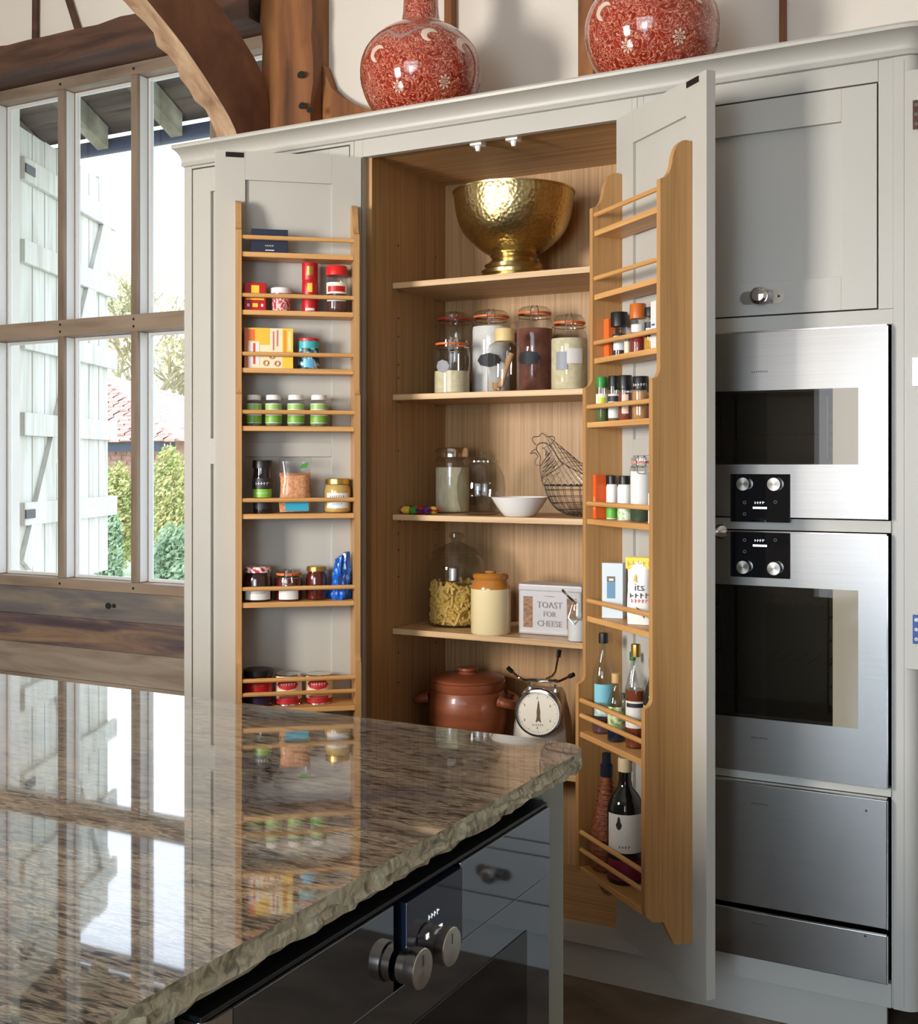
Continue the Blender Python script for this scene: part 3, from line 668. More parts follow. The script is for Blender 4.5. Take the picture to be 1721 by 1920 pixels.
# ================================================================== ovens and drawers
YO = 2.846                    # steel fronts stand proud of the frame
TXT = mat('lettering_grey', '#1d1d20', .6)
LIT = mat('lit_display', '#e8eef4', .4, emit=1.2)
def ov(n, bm, m, par, **k): return obj(n, bm, m, par, local=False, **k)
def frame_front(par, z0, z1, g):
    """brushed steel sheet with a window cut: g=(x0,x1,z0,z1)"""
    bm = BM(); x0, x1 = OX0, OX1 - .004
    P = [(x0, z0), (x1, z0), (x1, z1), (x0, z1)]; Q = [(g[0], g[2]), (g[1], g[2]), (g[1], g[3]), (g[0], g[3])]
    ring = [[bm.verts.new((a, y, b)) for a, b in R] for R, y in ((P, YO), (Q, YO), (Q, YO + .02), (P, YO + .02))]
    for A, B in zip(ring, ring[1:] + ring[:1]):
        for i in range(4): bm.faces.new((A[i], A[(i + 1) % 4], B[(i + 1) % 4], B[i]))
    ov('steel_front', bm, STEEL, par, smooth=0)
    ov('edge_trim', bx(x1 + .0003, x1 + .003, YO - .001, YO + .05, z0, z1), STEELP, par)
    ov('edge_trim', bx(x0, x1, YO - .001, YO + .05, z1 + .0003, z1 + .004), STEELP, par)
GX0, GX1 = -.930, at(1609, 800, YO).x
GI = at(1561, 800, YO).x
BORD = mat('glass_border', '#8f8676', .10, 0, .8)
CAV = mat('oven_cavity_steel', '#8d7d5c', .35, .8)
def oven(name, label, z0, z1, gz0, gz1, pz0, pz1, knobs_low, logo_v):
    t = thing(name, label, 'oven', (-.70, YO, z0))
    frame_front(t, z0, z1, (GX0, GX1, gz0, gz1))
    ov('door_glass', bx(GX0, GX1, YO + .003, YO + .008, gz0, gz1), OVENG, t, smooth=0)
    for a, b in ((GX0, -.700 - (GI + .700)), (GI, GX1)): ov('glass_border', bx(a, b, YO + .0012, YO + .0028, gz0, gz1), BORD, t)
    bm = BM(); a, b = -.700 - (GI + .700), GI
    for q in ((a, b, gz0 - .002, gz0 + .004), (a, b, gz1 - .004, gz1 + .002)): box(bm, q[0], q[1], YO + .022, YO + .235, q[2], q[3])
    for q in (a - .004, b): box(bm, q, q + .004, YO + .022, YO + .235, gz0, gz1)
    box(bm, a, b, YO + .235, YO + .24, gz0, gz1)
    ov('oven_cavity', bm, CAV, t)
    bm = BM()
    for s in (0, 1):
        xx = a + .02 if s == 0 else b - .02
        for k in range(6):
            z = gz0 + .02 + (gz1 - gz0 - .04) * k / 5; tube(bm, [(xx, YO + .05, z), (xx, YO + .2, z)], .003, 6)
        for y in (.05, .2): tube(bm, [(xx, YO + y, gz0 + .015), (xx, YO + y, gz1 - .015)], .003, 6)
    zz = gz0 + (gz1 - gz0) * .42
    for k in range(9): tube(bm, [(a + .03 + (b - a - .06) * k / 8, YO + .05, zz), (a + .03 + (b - a - .06) * k / 8, YO + .2, zz)], .0016, 5)
    ov('wire_rack', bm, mat('gilt_rack', '#b79a55', .25, 1), t)
    px0, px1 = at(1370, 900, YO).x, at(1482, 900, YO).x; pcx = (px0 + px1) / 2
    cp = ov('control_panel', bx(px0, px1, YO - .004, YO, pz0, pz1, .001), BLACKG, t)
    kz = pz0 + .025 if knobs_low else pz1 - .024
    for dx in (-.037, .037):
        bm = BM(); lathe(bm, [(0, 0), (.016, 0), (.016, .016), (.0155, .018), (0, .0182)], 28); k = ov('knob', bm, KNOBM, t); k.location = Vector((pcx + dx, YO - .0042, kz)) ; k.rotation_euler = (PI / 2, 0, 0); k.matrix_parent_inverse = wm(t).inverted()
    bm = BM(); zs = 1 if knobs_low else -1; c0 = kz + zs * .055
    text_flat(bm, '~4', .010, pcx, c0 + .010, YO - .0045, 1.); box(bm, pcx - .017, pcx + .017, YO - .0046, YO - .0043, c0 - .005, c0)
    ov('display', bm, LIT, cp, smooth=0)
    bm = BM()
    for dx, dzz in ((-.037, .010), (-.037, -.018), (.037, .012)):
        lathe_ring = [(pcx + dx + .0035 * math.cos(q * PI / 4), YO - .0046, c0 + dzz + .0035 * math.sin(q * PI / 4)) for q in range(8)]
        tube(bm, lathe_ring, .0006, 5, closed=True)
    ov('touch_symbol', bm, mat('symbol_grey', '#9aa0aa', .5), cp)
    bm = text_flat(BM(), '~8', .0072, pcx, at(1425, logo_v, YO).z, YO - .0005, 1.15); ov('maker_name', bm, TXT, t, smooth=0)
    return t
Z = lambda v, u=1600: at(u, v, YO).z
oven('combi_oven', 'upper built-in steel oven with its dark control panel below the glass', 1.232, 1.678, Z(871), Z(727), Z(979, 1425), Z(889, 1425), False, 697)
oven('built_in_oven', 'larger lower built-in steel oven with its dark control panel above the glass', .613, 1.194, Z(1366), Z(1107), Z(1083, 1425), Z(998, 1425), True, 1384)
for nm, lb, z0, z1, lv, sv in (('warming_drawer', 'deep brushed steel warming drawer below the ovens', .288, .584, 1508, (1624, 1520)), ('vacuum_drawer', 'shallow brushed steel drawer, lowest in the oven housing', .161, .273, 1733, (1622, 1755))):
    t = thing(nm, lb, 'drawer', (-.70, YO, z0))
    ov('steel_front', bx(OX0, OX1 - .004, YO, YO + .02, z0, z1, .0015), STEEL, t)
    ov('edge_trim', bx(OX1 - .0037, OX1 - .001, YO - .001, YO + .05, z0, z1), STEELP, t)
    ov('edge_trim', bx(OX0, OX1 - .004, YO - .001, YO + .05, z1 + .0003, z1 + .004), STEELP, t)
    ov('drawer_box', bx(OX0 + .03, OX1 - .03, YO + .021, YO + .23, z0 + .02, z1 - .02), BLACK, t)
    p = at(*sv, YO); ov('sensor_eye', tube(BM(), [(p.x, YO - .001, p.z), (p.x, YO, p.z)], .0028, 10), BLACK, t)
    pcx = (at(1370, 900, YO).x + at(1482, 900, YO).x) / 2
    ov('maker_name', text_flat(BM(), '~8', .0072, pcx, at(1425, lv, YO).z, YO - .0005, 1.15), TXT, t, smooth=0)

# ================================================================== island
IX, IY1, IY0 = -.715, 1.676, -.9
isl = thing('kitchen_island', 'grey-green painted kitchen island base with an oven in its side', 'island', (-1.5, .5, 0))
IPAINT = pmat('island_paint', [(.3, '#8b9088'), (.7, '#90958d')], (3, 3, 3), rough=.45)
bm = BM(); box(bm, -2.75, IX, 1.60, IY1, .10, .886, .002); box(bm, -2.75, IX, IY0, .80, .10, .886, .002); box(bm, -2.75, -1.33, .80, 1.60, .10, .886); box(bm, -1.33, IX, .80, 1.60, .10, .22); box(bm, -1.33, IX - .002, .80, 1.60, .874, .886)
obj('carcass', bm, IPAINT, isl, local=False)
obj('plinth', bx(-2.70, IX - .06, IY0 + .05, IY1 - .05, .001, .10), IPAINT, isl, local=False)
# granite worktop: polished top with a chiselled edge
GX_, GY_, GZ, GT = -.684, 1.716, .920, .032
out = []
rc = .055
edge = [(-2.82, -.98), (GX_, -.98)]
n1 = 150
for i in range(1, n1): out.append((GX_, -.98 + (GY_ - rc + .98) * i / n1))
for i in range(9): a = PI / 2 * i / 8; out.append((GX_ - rc + rc * math.cos(a), GY_ - rc + rc * math.sin(a)))
for i in range(1, 110): out.append((GX_ - rc - (2.82 + GX_ - rc) * i / 110, GY_))
outline = edge + out + [(-2.82, GY_)]
tot = len(outline)
bm = BM(); random.seed(21)
def nrm(i):
    a = Vector(outline[i - 1]); b = Vector(outline[(i + 1) % tot]); d = (b - a).normalized(); return Vector((d.y, -d.x))
top = [bm.verts.new((p[0], p[1], GZ)) for p in outline]
bm.faces.new(top)
topm = obj('worktop', bm, GRANITE, smooth=0)
wt = tag(topm, 'polished brown-grey granite island worktop with a chiselled edge', 'worktop')
bm = BM(); rows = []; NR_ = 5
for k in range(NR_ + 1):
    row = []
    for i, p in enumerate(outline):
        n = nrm(i); z = GZ - GT * k / NR_
        j = 0 if k == 0 else random.uniform(-.0055, .003)
        if k == NR_: j -= .004
        row.append(bm.verts.new((p[0] + n.x * j, p[1] + n.y * j, z + (random.uniform(-.002, .002) if 0 < k < NR_ else 0) - (0.0 if k else 0))))
    rows.append(row)
for A, B in zip(rows, rows[1:]):
    for i in range(tot): bm.faces.new((A[i], A[(i + 1) % tot], B[(i + 1) % tot], B[i]))
bm.faces.new(rows[-1])
obj('chiselled_edge', bm, GRANED, topm, smooth=25)
# island oven, facing +X
io = thing('island_oven', 'wide glass-fronted oven with two steel knobs built into the island side', 'oven', (-.70, 1.2, .25))
XO = -.700; OY0, OY1, OZ1, OZ0 = .822, 1.589, .855, .25
BLUEG = mat('blue_black_glass', '#1c2436', .04, 0, .6)
GLS = mat('mirror_dark_glass', '#23272e', .03, .0, 1.0, coat=1.)
MIRS = mat('polished_dark_steel', '#8a8f96', .035, 1)
def iob(n, y0, y1, z0, z1, x0, x1, m, bev=.001, par=None): return obj(n, bx(x0, x1, y0, y1, z0, z1, bev), m, par or io, local=False)
py0, py1 = atX(757, 1760, XO).y, atX(862, 1700, XO).y
pz0 = atX(860, 1768, XO).z
iob('housing', OY0 + .02, OY1 - .02, OZ0, OZ1 - .002, -1.28, XO - .0225, BLACK)
iob('fascia', py1 + .001, OY1, pz0, OZ1, XO - .02, XO, MIRS)
iob('fascia', OY0 + .04, py0 - .022, pz0, OZ1, XO - .02, XO, MIRS)
iob('fascia_slot', py0 - .022, py0 - .001, pz0, OZ1 - .03, XO - .02, XO - .012, BLACK)
cp = iob('control_panel', py0, py1, pz0, OZ1 - .004, XO - .018, XO + .004, BLUEG)
iob('door_frame', OY0 + .04, OY1, OZ0, pz0 - .001, XO - .02, XO - .001, MIRS)
gy1 = atX(988, 1800, XO).y
iob('door_glass', OY0 + .10, gy1, OZ0 + .06, pz0 - .055, XO - .001, XO + .0005, BLACKG)
bm = prism(BM(), [(OY0, XO - .03), (OY0, XO - .012)] + [(OY0 + .016 - .016 * math.cos(a), XO - .012 + .012 * math.sin(a)) for a in [PI / 2 * i / 6 for i in range(1, 7)]] + [(OY0 + .039, XO), (OY0 + .039, XO - .03)], OZ0, OZ1, 'z')
for v in bm.verts: v.co = Vector((v.co.y, v.co.x, v.co.z))
obj('rounded_end', bm, STEELP, io, local=False, smooth=40)
iob('top_edge', OY0, OY1, OZ1 + .0005, OZ1 + .006, XO - .06, XO - .004, BLACK)
iob('shadow_gap', OY0, OY1, OZ1 + .0065, .8735, -.76, -.735, DARKGAP)
for u, v in ((790, 1820), (845, 1778)):
    p = atX(u, v, XO + .028)
    bm = BM(); lathe(bm, [(0, 0), (.020, 0), (.020, .010), (.0225, .012), (.0228, .016), (.0228, .025), (.022, .026), (0, .0262)], 40)
    k = obj('knob', bm, KNOBM, io, local=False); k.location = (XO + .0042, p.y, p.z + .002); k.rotation_euler = (0, PI / 2, 0)
    obj('knob_mark', bx(XO + .0305, XO + .0308, p.y - .0005, p.y + .0005, p.z + .006, p.z + .018), TXT, k, local=False)
bm = BM(); text_flat(bm, '~4', .011, 0, 0, 0); box(bm, -.02, .02, -.0003, 0, -.024, -.018)
p = atX(808, 1712, XO)
k = obj('display', bm, LIT, cp, local=False, smooth=0); k.location = (XO + .0046, p.y, p.z); k.rotation_euler = (0, 0, PI / 2)
# ================================================================== small things: builders
P_STRAIGHT = [(0, 0), (.93, 0), (1, .03), (1, .76), (.97, .82), (.84, .86), (.84, .90)]
P_ROUND = [(0, 0), (.88, 0), (.97, .04), (1, .12), (1, .62), (.96, .74), (.84, .82), (.82, .88)]
P_BOTTLE = [(0, 0), (.94, 0), (1, .02), (1, .50), (.95, .58), (.72, .68), (.45, .76), (.36, .84), (.34, .96)]
P_CAN = [(0, 0), (.97, 0), (1, .012), (.985, .03), (.985, .97), (1, .988), (.97, 1), (.94, .99), (0, .988)]
def facing(loc): return math.atan2(-loc[0], loc[1])
def inner(prof, s, top):
    """profile of what fills a vessel up to height fraction top"""
    o = [(0, .012)]
    for r, z in prof[1:]:
        if z >= top: break
        o.append((max(0, r - s), max(.012, z)))
    rr = o[-1][0]
    for (r0, z0), (r1, z1) in zip(prof, prof[1:]):
        if z0 <= top <= z1: rr = (r0 + (r1 - r0) * (top - z0) / max(1e-6, z1 - z0)) - s
    return o + [(rr, top), (0, top)]
def vessel(name, label, cat, loc, r, h, prof=P_STRAIGHT, body=None, bname='body', lid=None, fill=None, bands=(), texts=(), group=None, rz=None, n=24):
    t = thing(name, label, cat, loc, facing(loc) if rz is None else rz, group)
    obj(bname, lathe(BM(), [(a * r, b * h) for a, b in prof], n), body or GLASS, t)
    if fill:
        obj(fill[2] if len(fill) > 2 else 'fill', lathe(BM(), [(a * r, b * h) for a, b in inner(prof, .05, fill[1])], n), fill[0], t)
    if lid:                              # (material, z0, z1, radius fraction)
        m, z0, z1, rf = lid[:4]; q = [(0, z0 * h), (rf * r, z0 * h), (rf * r, (z1 - .02) * h), (rf * r * .95, z1 * h), (0, z1 * h)]
        obj(lid[4] if len(lid) > 4 else 'lid', lathe(BM(), q, n), m, t)
    for z0, z1, m, ha, *rf in bands:
        k = (rf[0] if rf else 1.006) * r
        full = ha >= PI; a0, a1 = (0, 2 * PI) if full else (-PI / 2 - ha, -PI / 2 + ha)
        obj('label', lathe(BM(), [(k, z0 * h), (k, z1 * h)], n, a0=a0, a1=a1), m, t)
    for s, size, zf, m, *rf in texts:
        obj('lettering', text_round(BM(), s, size, (rf[0] if rf else 1.012) * r, zf * h), m, t, smooth=0)
    return t
def clip_top(t, r, h, z, ring, rr=.84):
    """glass lid, rubber ring and wire bail of a preserving jar"""
    obj('rubber_ring', lathe(BM(), [(rr * r * .9, z * h), (rr * r * 1.08, z * h), (rr * r * 1.08, z * h + .006), (rr * r * .9, z * h + .006)], 24), ring, t)
    l = obj('lid', lathe(BM(), [(rr * r * 1.04, z * h + .006), (rr * r * 1.04, z * h + .014), (rr * r * .85, h * .985), (rr * r * .5, h), (0, h)], 24), GLASS, t)
    bm = BM(); k = rr * r * 1.12
    tube(bm, [(k * math.cos(a), k * math.sin(a), z * h - .008) for a in [2 * PI * i / 20 for i in range(20)]], .0012, 5, closed=True)
    for s in (-1, 1): tube(bm, catmull([(s * .010, -k, z * h - .008), (s * .011, -k - .006, z * h + .006), (s * .008, -k - .002, z * h + .018), (s * .006, -k * .6, h * 1.0)], 4), .0012, 5)
    tube(bm, catmull([(-.008, -k - .002, z * h - .004), (-.009, -k - .005, z * h - .022), (.009, -k - .005, z * h - .022), (.008, -k - .002, z * h - .004)], 4), .0013, 5)
    obj('wire_clip', bm, STEELP, t)
def carton(name, label, cat, loc, w, d, h, m, rz, prints=(), texts=(), group=None, bev=.001, tilt=0.):
    t = thing(name, label, cat, loc, rz, group); t.rotation_euler = (tilt, 0, rz)
    obj('box_body', bx(-w / 2, w / 2, -d / 2, d / 2, 0, h, bev), m, t)
    for i, (x0, x1, z0, z1, pm) in enumerate(prints):
        y = -d / 2 - .0003 - .00012 * i; obj('print', bx(x0 * w, x1 * w, y, y + .0001, z0 * h, z1 * h), pm, t, smooth=0)
    for s, size, x, zf, pm, *sq in texts:
        obj('lettering', text_flat(BM(), s, size, x * w, zf * h, -d / 2 - .0022, sq[0] if sq else 1.), pm, t, smooth=0)
    return t

WHITE = mat('white_print', '#d9d7d3', .5); RED = mat('red_print', '#b3141c', .4); DRED = mat('dark_red_print', '#8a0f18', .4)
GOLD = mat('gold_lid', '#c9a45a', .28, .9); INK = mat('ink', '#26262c', .5); YELLOW = mat('yellow_print', '#f2c33a', .45)
ORANGE = mat('orange_rubber', '#d06a35', .5); GREEN = mat('green_print', '#6fa53a', .45); BLUE = mat('blue_print', '#2f6fb0', .4)
# ================================================================== on the pantry shelves
def spot(u, Y, z): p = at(u, 870, Y); return Vector((p.x, Y, z + .0004))
def hgt(u, v, Y, z): return at(u, v, Y).z - z
def ppm(u, Y): return pxm(at(u, 870, Y))
# brass bowl
Yb = 3.145; c = spot(963, Yb, SHZ[0]); k = ppm(963, Yb); hb = hgt(963, 363, Yb, SHZ[0]); rb = 113 * k
t = thing('brass_bowl', 'large hammered brass bowl on a stepped foot', 'bowl', c)
zf = .076
out_ = [(rb * a, zf + (hb - zf) * b) for a, b in ((.33, 0), (.38, .005), (.46, .035), (.57, .11), (.68, .20), (.785, .30), (.87, .42), (.935, .58), (.975, .77), (.995, .93), (1, 1))]
out_ = [tuple(q)[:2] for q in catmull([(*q, 0) for q in out_], 3)]
inn = [(max(0, r - .004), z + .004) for r, z in out_[::-1]]
obj('bowl', lathe(BM(), out_ + [(rb, hb + .001)] + inn + [(0, zf + .004)], 56), BRASS, t, smooth=60)
obj('rim', lathe(BM(), [(rb - .003, hb - .002), (rb + .003, hb - .003), (rb + .004, hb + .002), (rb - .003, hb + .003), (rb - .003, hb - .002)], 56), BRASSP, t, smooth=60)
obj('foot', lathe(BM(), [(0, 0), (.100, 0), (.102, .008), (.094, .018), (.096, .028), (.084, .036), (.087, .045), (.072, .054), (.064, .064), (.070, .072), (.066, .080), (0, .082)], 48), BRASSP, t)
# preserving jars
Z2 = SHZ[1]
def pres(name, label, u, w, vt, Y, fillm, lvl, ring=ORANGE, prof=P_STRAIGHT, lab=None, zlid=.905, rr=.84, **kw):
    k = ppm(u, Y); h = hgt(u, vt, Y, Z2); r = w / 2 * k
    t = vessel(name, label, 'jar', spot(u, Y, Z2), r, h, prof, fill=(fillm, lvl, 'contents') if fillm else None, **kw)
    clip_top(t, r, h, zlid, ring, rr)
    if lab: obj('oval_label', oval_patch(r * 1.012, h, *lab[:4]), lab[4], t)
    return t
def oval_patch(R, h, ang, zf, hw, hh):
    bm = BM(); c = bm.verts.new((R * math.cos(ang), R * math.sin(ang), zf * h)); rings = []
    for k in (.25, .5, .75, 1):
        ring = []
        for i in range(24):
            a = 2 * PI * i / 24; s = k * (1 + .05 * math.cos(8 * a)); th = ang + hw * s * math.cos(a) / R; ring.append(bm.verts.new((R * math.cos(th), R * math.sin(th), zf * h + hh * s * math.sin(a))))
        rings.append(ring)
    for i in range(24):
        bm.faces.new((c, rings[0][i], rings[0][(i + 1) % 24]))
        for A, B in zip(rings, rings[1:]): bm.faces.new((A[i], B[i], B[(i + 1) % 24], A[(i + 1) % 24]))
    return bm
FLOUR = pmat('flour', [(.3, '#d9d6d2'), (.7, '#efece8')], (30, 30, 30), rough=.95)
SUGAR = pmat('brown_sugar', [(.3, '#6f4034'), (.7, '#8d5646')], (40, 40, 40), rough=.95)
OATS = pmat('cream_meal', [(.3, '#cdbf98'), (.7, '#e6dcbd')], (60, 60, 60), rough=.95)
BLK = mat('chalk_label', '#22252e', .6)
pres('preserving_jar', 'tall half-empty clip jar with a red seal behind the small flour jar', 850, 66, 586, 3.262, OATS, .22, ring=M('#c2452a'))
pres('preserving_jar', 'short clip jar with an orange seal and a little meal', 847, 68, 638, 3.095, OATS, .42, lab=(-PI / 2 - .55, .50, .022, .018, mat('grey_label', '#8f9094', .6)), zlid=.90)
pres('preserving_jar', 'tall clip jar full of white flour with a black oval label', 921, 74, 582, 3.215, FLOUR, .80, lab=(-PI / 2 - .12,   .40, .037, .0205, BLK))
pres('preserving_jar', 'tall clip jar full of brown sugar with a black oval label', 1002, 70, 575, 3.215, SUGAR, .74, lab=(-PI / 2 - .35,   .40, .037, .0205, BLK))
t = pres('preserving_jar', 'wide-shouldered clip jar of cream meal with a pale square label', 1067, 70, 590, 3.135, OATS, .68, prof=[(0, 0), (.93, 0), (1, .03), (1, .66), (.96, .74), (.80, .80), (.80, .86)], zlid=.87, rr=.80)
r_ = 35 * ppm(1067, 3.135); h_ = hgt(1067, 590, 3.135, Z2)
obj('label', lathe(BM(), [(r_ * 1.01, h_ * .27), (r_ * 1.01, h_ * .50)], 10, a0=-PI / 2 - .75, a1=-PI / 2 - .1), mat('grey_blue_label', '#8b9099', .5), t)
obj('label', lathe(BM(), [(r_ * 1.02, h_ * .35), (r_ * 1.02, h_ * .54)], 10, a0=-PI / 2 - .12, a1=-PI / 2 + .75), WHITE, t)
# squat bottle with wooden stopper and a scoop
Y_ = 3.045; u_ = 946; k = ppm(u_, Y_); h_ = hgt(u_, 617, Y_, Z2); r_ = 32 * k
loc = spot(u_, Y_, Z2)
t = vessel('stopper_jar', 'clear glass jar with a pale wooden stopper', 'jar', loc, r_, h_, [(0, 0), (.97, 0), (1, .02), (1, .66), (.9, .74), (.55, .80), (.55, .84)])
obj('stopper', lathe(BM(), [(0, h_ * .80), (r_ * .58, h_ * .80), (r_ * .60, h_ * .86), (r_ * .60, h_ * .97), (r_ * .55, h_), (0, h_)], 20), mat('pale_wood_stopper', '#d9bd84', .5), t)
sc = thing('wooden_scoop', 'small wooden scoop standing inside the stopper jar', 'scoop', loc + Vector((0, 0, .002)), facing(loc))
wd_ = pmat('beech_wood', [(.3, '#b07f4e'), (.7, '#c99a68')], (30, 30, 6), rough=.6)
obj('handle', tube(BM(), [(-.012, -.004, .012), (.000, -.002, .05), (.020, .002, h_ * .60)], [.010, .008, .0085], 10), wd_, sc)
obj('scoop_bowl', lathe(BM(), [(0, .001), (.010, .003), (.014, .010), (.014, .024), (.011, .024), (.008, .010), (0, .008)], 14, c=(-.022, .004)), wd_, sc)
# third shelf
Z3 = SHZ[2]
random.seed(9)
CC = [M(h, .25) for h in ('#7a1f4a', '#d8b13a', '#3f8a3a', '#b5202a', '#4a2a6a', '#e07a2a')]
CN = ['plum', 'gold', 'green', 'red', 'violet', 'orange']
cb = [(748, 3.06), (762, 3.05), (775, 3.035), (788, 3.05), (800, 3.045), (783, 3.075), (766, 3.085), (812, 3.06)]
for i, (u, Y) in enumerate(cb):
    p = spot(u, Y, Z3); t = thing('wrapped_sweet', '%s twist-wrapped sweet with %s ends on the third shelf' % (CN[i % 6], CN[(i + 2) % 6]), 'sweet', p, random.uniform(-.8, .8), 'sweets on the third shelf'); t.scale = (1.35, 1.35, 1.35)
    bm = BM(); lathe(bm, [(0, -.013), (.006, -.012), (.009, -.006), (.009, .006), (.006, .012), (0, .013)], 10)
    bmesh.ops.rotate(bm, verts=bm.verts, cent=(0, 0, 0), matrix=Matrix.Rotation(PI / 2, 3, 'Y')); bmesh.ops.translate(bm, verts=bm.verts, vec=(0, 0, .009)); obj('sweet_body', bm, CC[i % 6], t)
    for s in (-1, 1):
        bm = BM(); a = bm.verts.new((s * .011, 0, .009)); q = [bm.verts.new((s * .024, y, .009 + z)) for y, z in ((-.009, .004), (-.004, -.004), (0, .006), (.005, -.003), (.009, .003))]
        for x, y in zip(q, q[1:]): bm.faces.new((a, x, y))
        obj('wrapper_twist', bm, CC[(i + 2) % 6], t, smooth=0)
Y_ = 3.20; k = ppm(848, Y_)
RICE = pmat('rice', [(.3, '#cfc39c'), (.7, '#e9e0c0')], (90, 90, 30), rough=.9)
vessel('lidded_jar', 'glass jar of pale rice with a steel screw lid', 'jar', spot(848, Y_, Z3), 33 * k, hgt(848, 840, Y_, Z3), P_STRAIGHT, lid=(STEELP, .86, 1, .92), fill=(RICE, .70, 'contents'))
Y_ = 3.105; k = ppm(902, Y_); h_ = hgt(902, 846, Y_, Z3); r_ = 46 * k
t = vessel('biscuit_jar', 'round empty glass biscuit jar with a glass lid', 'jar', spot(902, Y_, Z3), r_, h_, [(0, 0), (.66, 0), (.80, .04), (.96, .22), (1, .42), (.95, .60), (.78, .74), (.68, .79), (.70, .82)], body=glass('storage_glass', (.85, .875, .87), .02, 1.8))
obj('lid', lathe(BM(), [(.74 * r_, .825 * h_), (.74 * r_, .85 * h_), (.5 * r_, .885 * h_), (.16 * r_, .90 * h_), (.12 * r_, .92 * h_), (.22 * r_, .955 * h_), (.20 * r_, .99 * h_), (0, h_)], 28), GLASS, t)
Y_ = 3.05; k = ppm(974, Y_); h_ = hgt(974, 932, Y_, Z3) ; r_ = 54 * k; pr = [(0, 0), (.48, 0), (.54, .05), (.66, .25), (.84, .62), (1, 1), (.97, 1), (.80, .60), (.62, .30), (.45, .12), (0, .10)]
tag(obj('white_bowl', lathe(BM(), [(a * r_, b * h_) for a, b in pr], 40), mat('white_china', '#ece7e2', .25)), 'plain white china bowl in front of the biscuit jar', 'bowl').location = spot(974, Y_, Z3)
# wire hen basket
Y_ = 3.165; uc = 1112; k = ppm(uc, Y_); c = spot(uc, Y_, Z3)
hen = thing('wire_hen_basket', 'wire egg basket in the shape of a hen', 'basket', c, facing(c) * .0 + YAW * .75)
WIRE = mat('dark_wire', '#4b4038', .45, .7); WIREF = mat('fine_wire', '#8f8578', .4, .7)
rx, ry, zr = 92 * k, .085, 58 * k
bm = BM()
for i in range(34):                                              # lower basket ribs
    a = 2 * PI * i / 34; tube(bm, catmull([(rx * f * math.cos(a), ry * f * math.sin(a), z) for f, z in ((1, zr), (.95, zr * .72), (.80, zr * .30), (.52, .004), (.2, .003))], 3), .0011, 4)
for f, z in ((.98, zr * .85), (.93, zr * .64), (.85, zr * .42), (.73, zr * .2), (.5, .004)):
    tube(bm, [(rx * f * math.cos(a), ry * f * math.sin(a), z) for a in [2 * PI * i / 32 for i in range(32)]], .0011, 4, closed=True)
obj('wire_basket', bm, WIRE, hen)
bm = BM(); tube(bm, [(rx * math.cos(a), ry * math.sin(a), zr) for a in [2 * PI * i / 36 for i in range(36)]], .0022, 6, closed=True); obj('basket_rim', bm, WIRE, hen)
# upper body, a dome that rises to the neck: hexagonal-looking crossing wires
def dome(s, a):
    """s: 0 rim .. 1 ridge, a: position along the length -1 (head) .. 1 (tail)"""
    x = a * rx; w = ry * math.sqrt(max(0, 1 - a * a * .92)); ridge = zr + k * (42 + 62 * max(0, -a - .25) ** 1.0 * 1.25 + 50 * max(0, a - .5))
    th = s * PI / 2; return x, w * math.cos(th), zr + (ridge - zr) * math.sin(th)
bm = BM()
for sd in (-1, 1):
    for dr_ in (-1, 1):
        for i in range(-6, 22):
            pts = []
            for j in range(9):
                s = j / 8; a = -1 + 2 * (i + (s * 6 if dr_ > 0 else 6 - s * 6) - 3) / 16
                if -1 <= a <= 1:
                    x, y, z = dome(s, a); pts.append((x, sd * y, z))
            if len(pts) > 1: tube(bm, pts, .0009, 4)
obj('body_mesh', bm, WIREF, hen)
def px_(u, v, y=0): return ((u - uc) * k, y, (962 - v) * k)
bm = BM()
tube(bm, catmull([px_(u, v) for u, v in ((1019, 905), (1014, 885), (1012, 866), (1013, 850), (1006, 838), (1008, 828), (1017, 824), (1028, 827), (1036, 836), (1046, 852), (1055, 862), (1075, 874), (1100, 884), (1130, 886), (1160, 872), (1185, 850), (1196, 835), (1204, 860), (1202, 904))], 4), .0017, 6)
tube(bm, catmull([px_(u, v) for u, v in ((1005, 828), (998, 820), (1000, 813), (1010, 812), (1017, 806), (1025, 813), (1036, 812), (1040, 818), (1032, 827))], 4), .0013, 6)
tube(bm, catmull([px_(u, v) for u, v in ((1006, 836), (1000, 838), (994, 845), (1003, 843), (1009, 850))], 3), .0012, 5)
tube(bm, catmull([px_(u, v) for u, v in ((1009, 850), (1003, 858), (1005, 866), (1011, 866))], 3), .0010, 5)
tube(bm, catmull([px_(u, v) for u, v in ((1012, 870), (1022, 855), (1034, 838))], 3), .0012, 5)
tube(bm, catmull([px_(u, v) for u, v in ((1016, 890), (1040, 876), (1056, 863))], 3), .0012, 5)
obj('hen_outline', bm, WIRE, hen)
bm = BM()
for sd in (-1, 1):
    for i in range(7):
        a = px_(1013 + i * 1.5, 896 - i * 8); b = px_(1050 - i * 4, 880 - i * 7)
        w = .020 - .0015 * i; tube(bm, catmull([(a[0], 0, a[2]), ((a[0] + b[0]) / 2, sd * w, (a[2] + b[2]) / 2), (b[0], 0, b[2])], 4), .0008, 4)
        a2 = px_(1013 + i * 1.5, 896 - i * 8); b2 = px_(1046 - i * 3, 862 - i * 3.5); tube(bm, catmull([(a2[0], 0, a2[2]), ((a2[0] + b2[0]) / 2, sd * w, (a2[2] + b2[2]) / 2), (b2[0], 0, b2[2])], 4), .0008, 4)
obj('neck_mesh', bm, WIREF, hen)
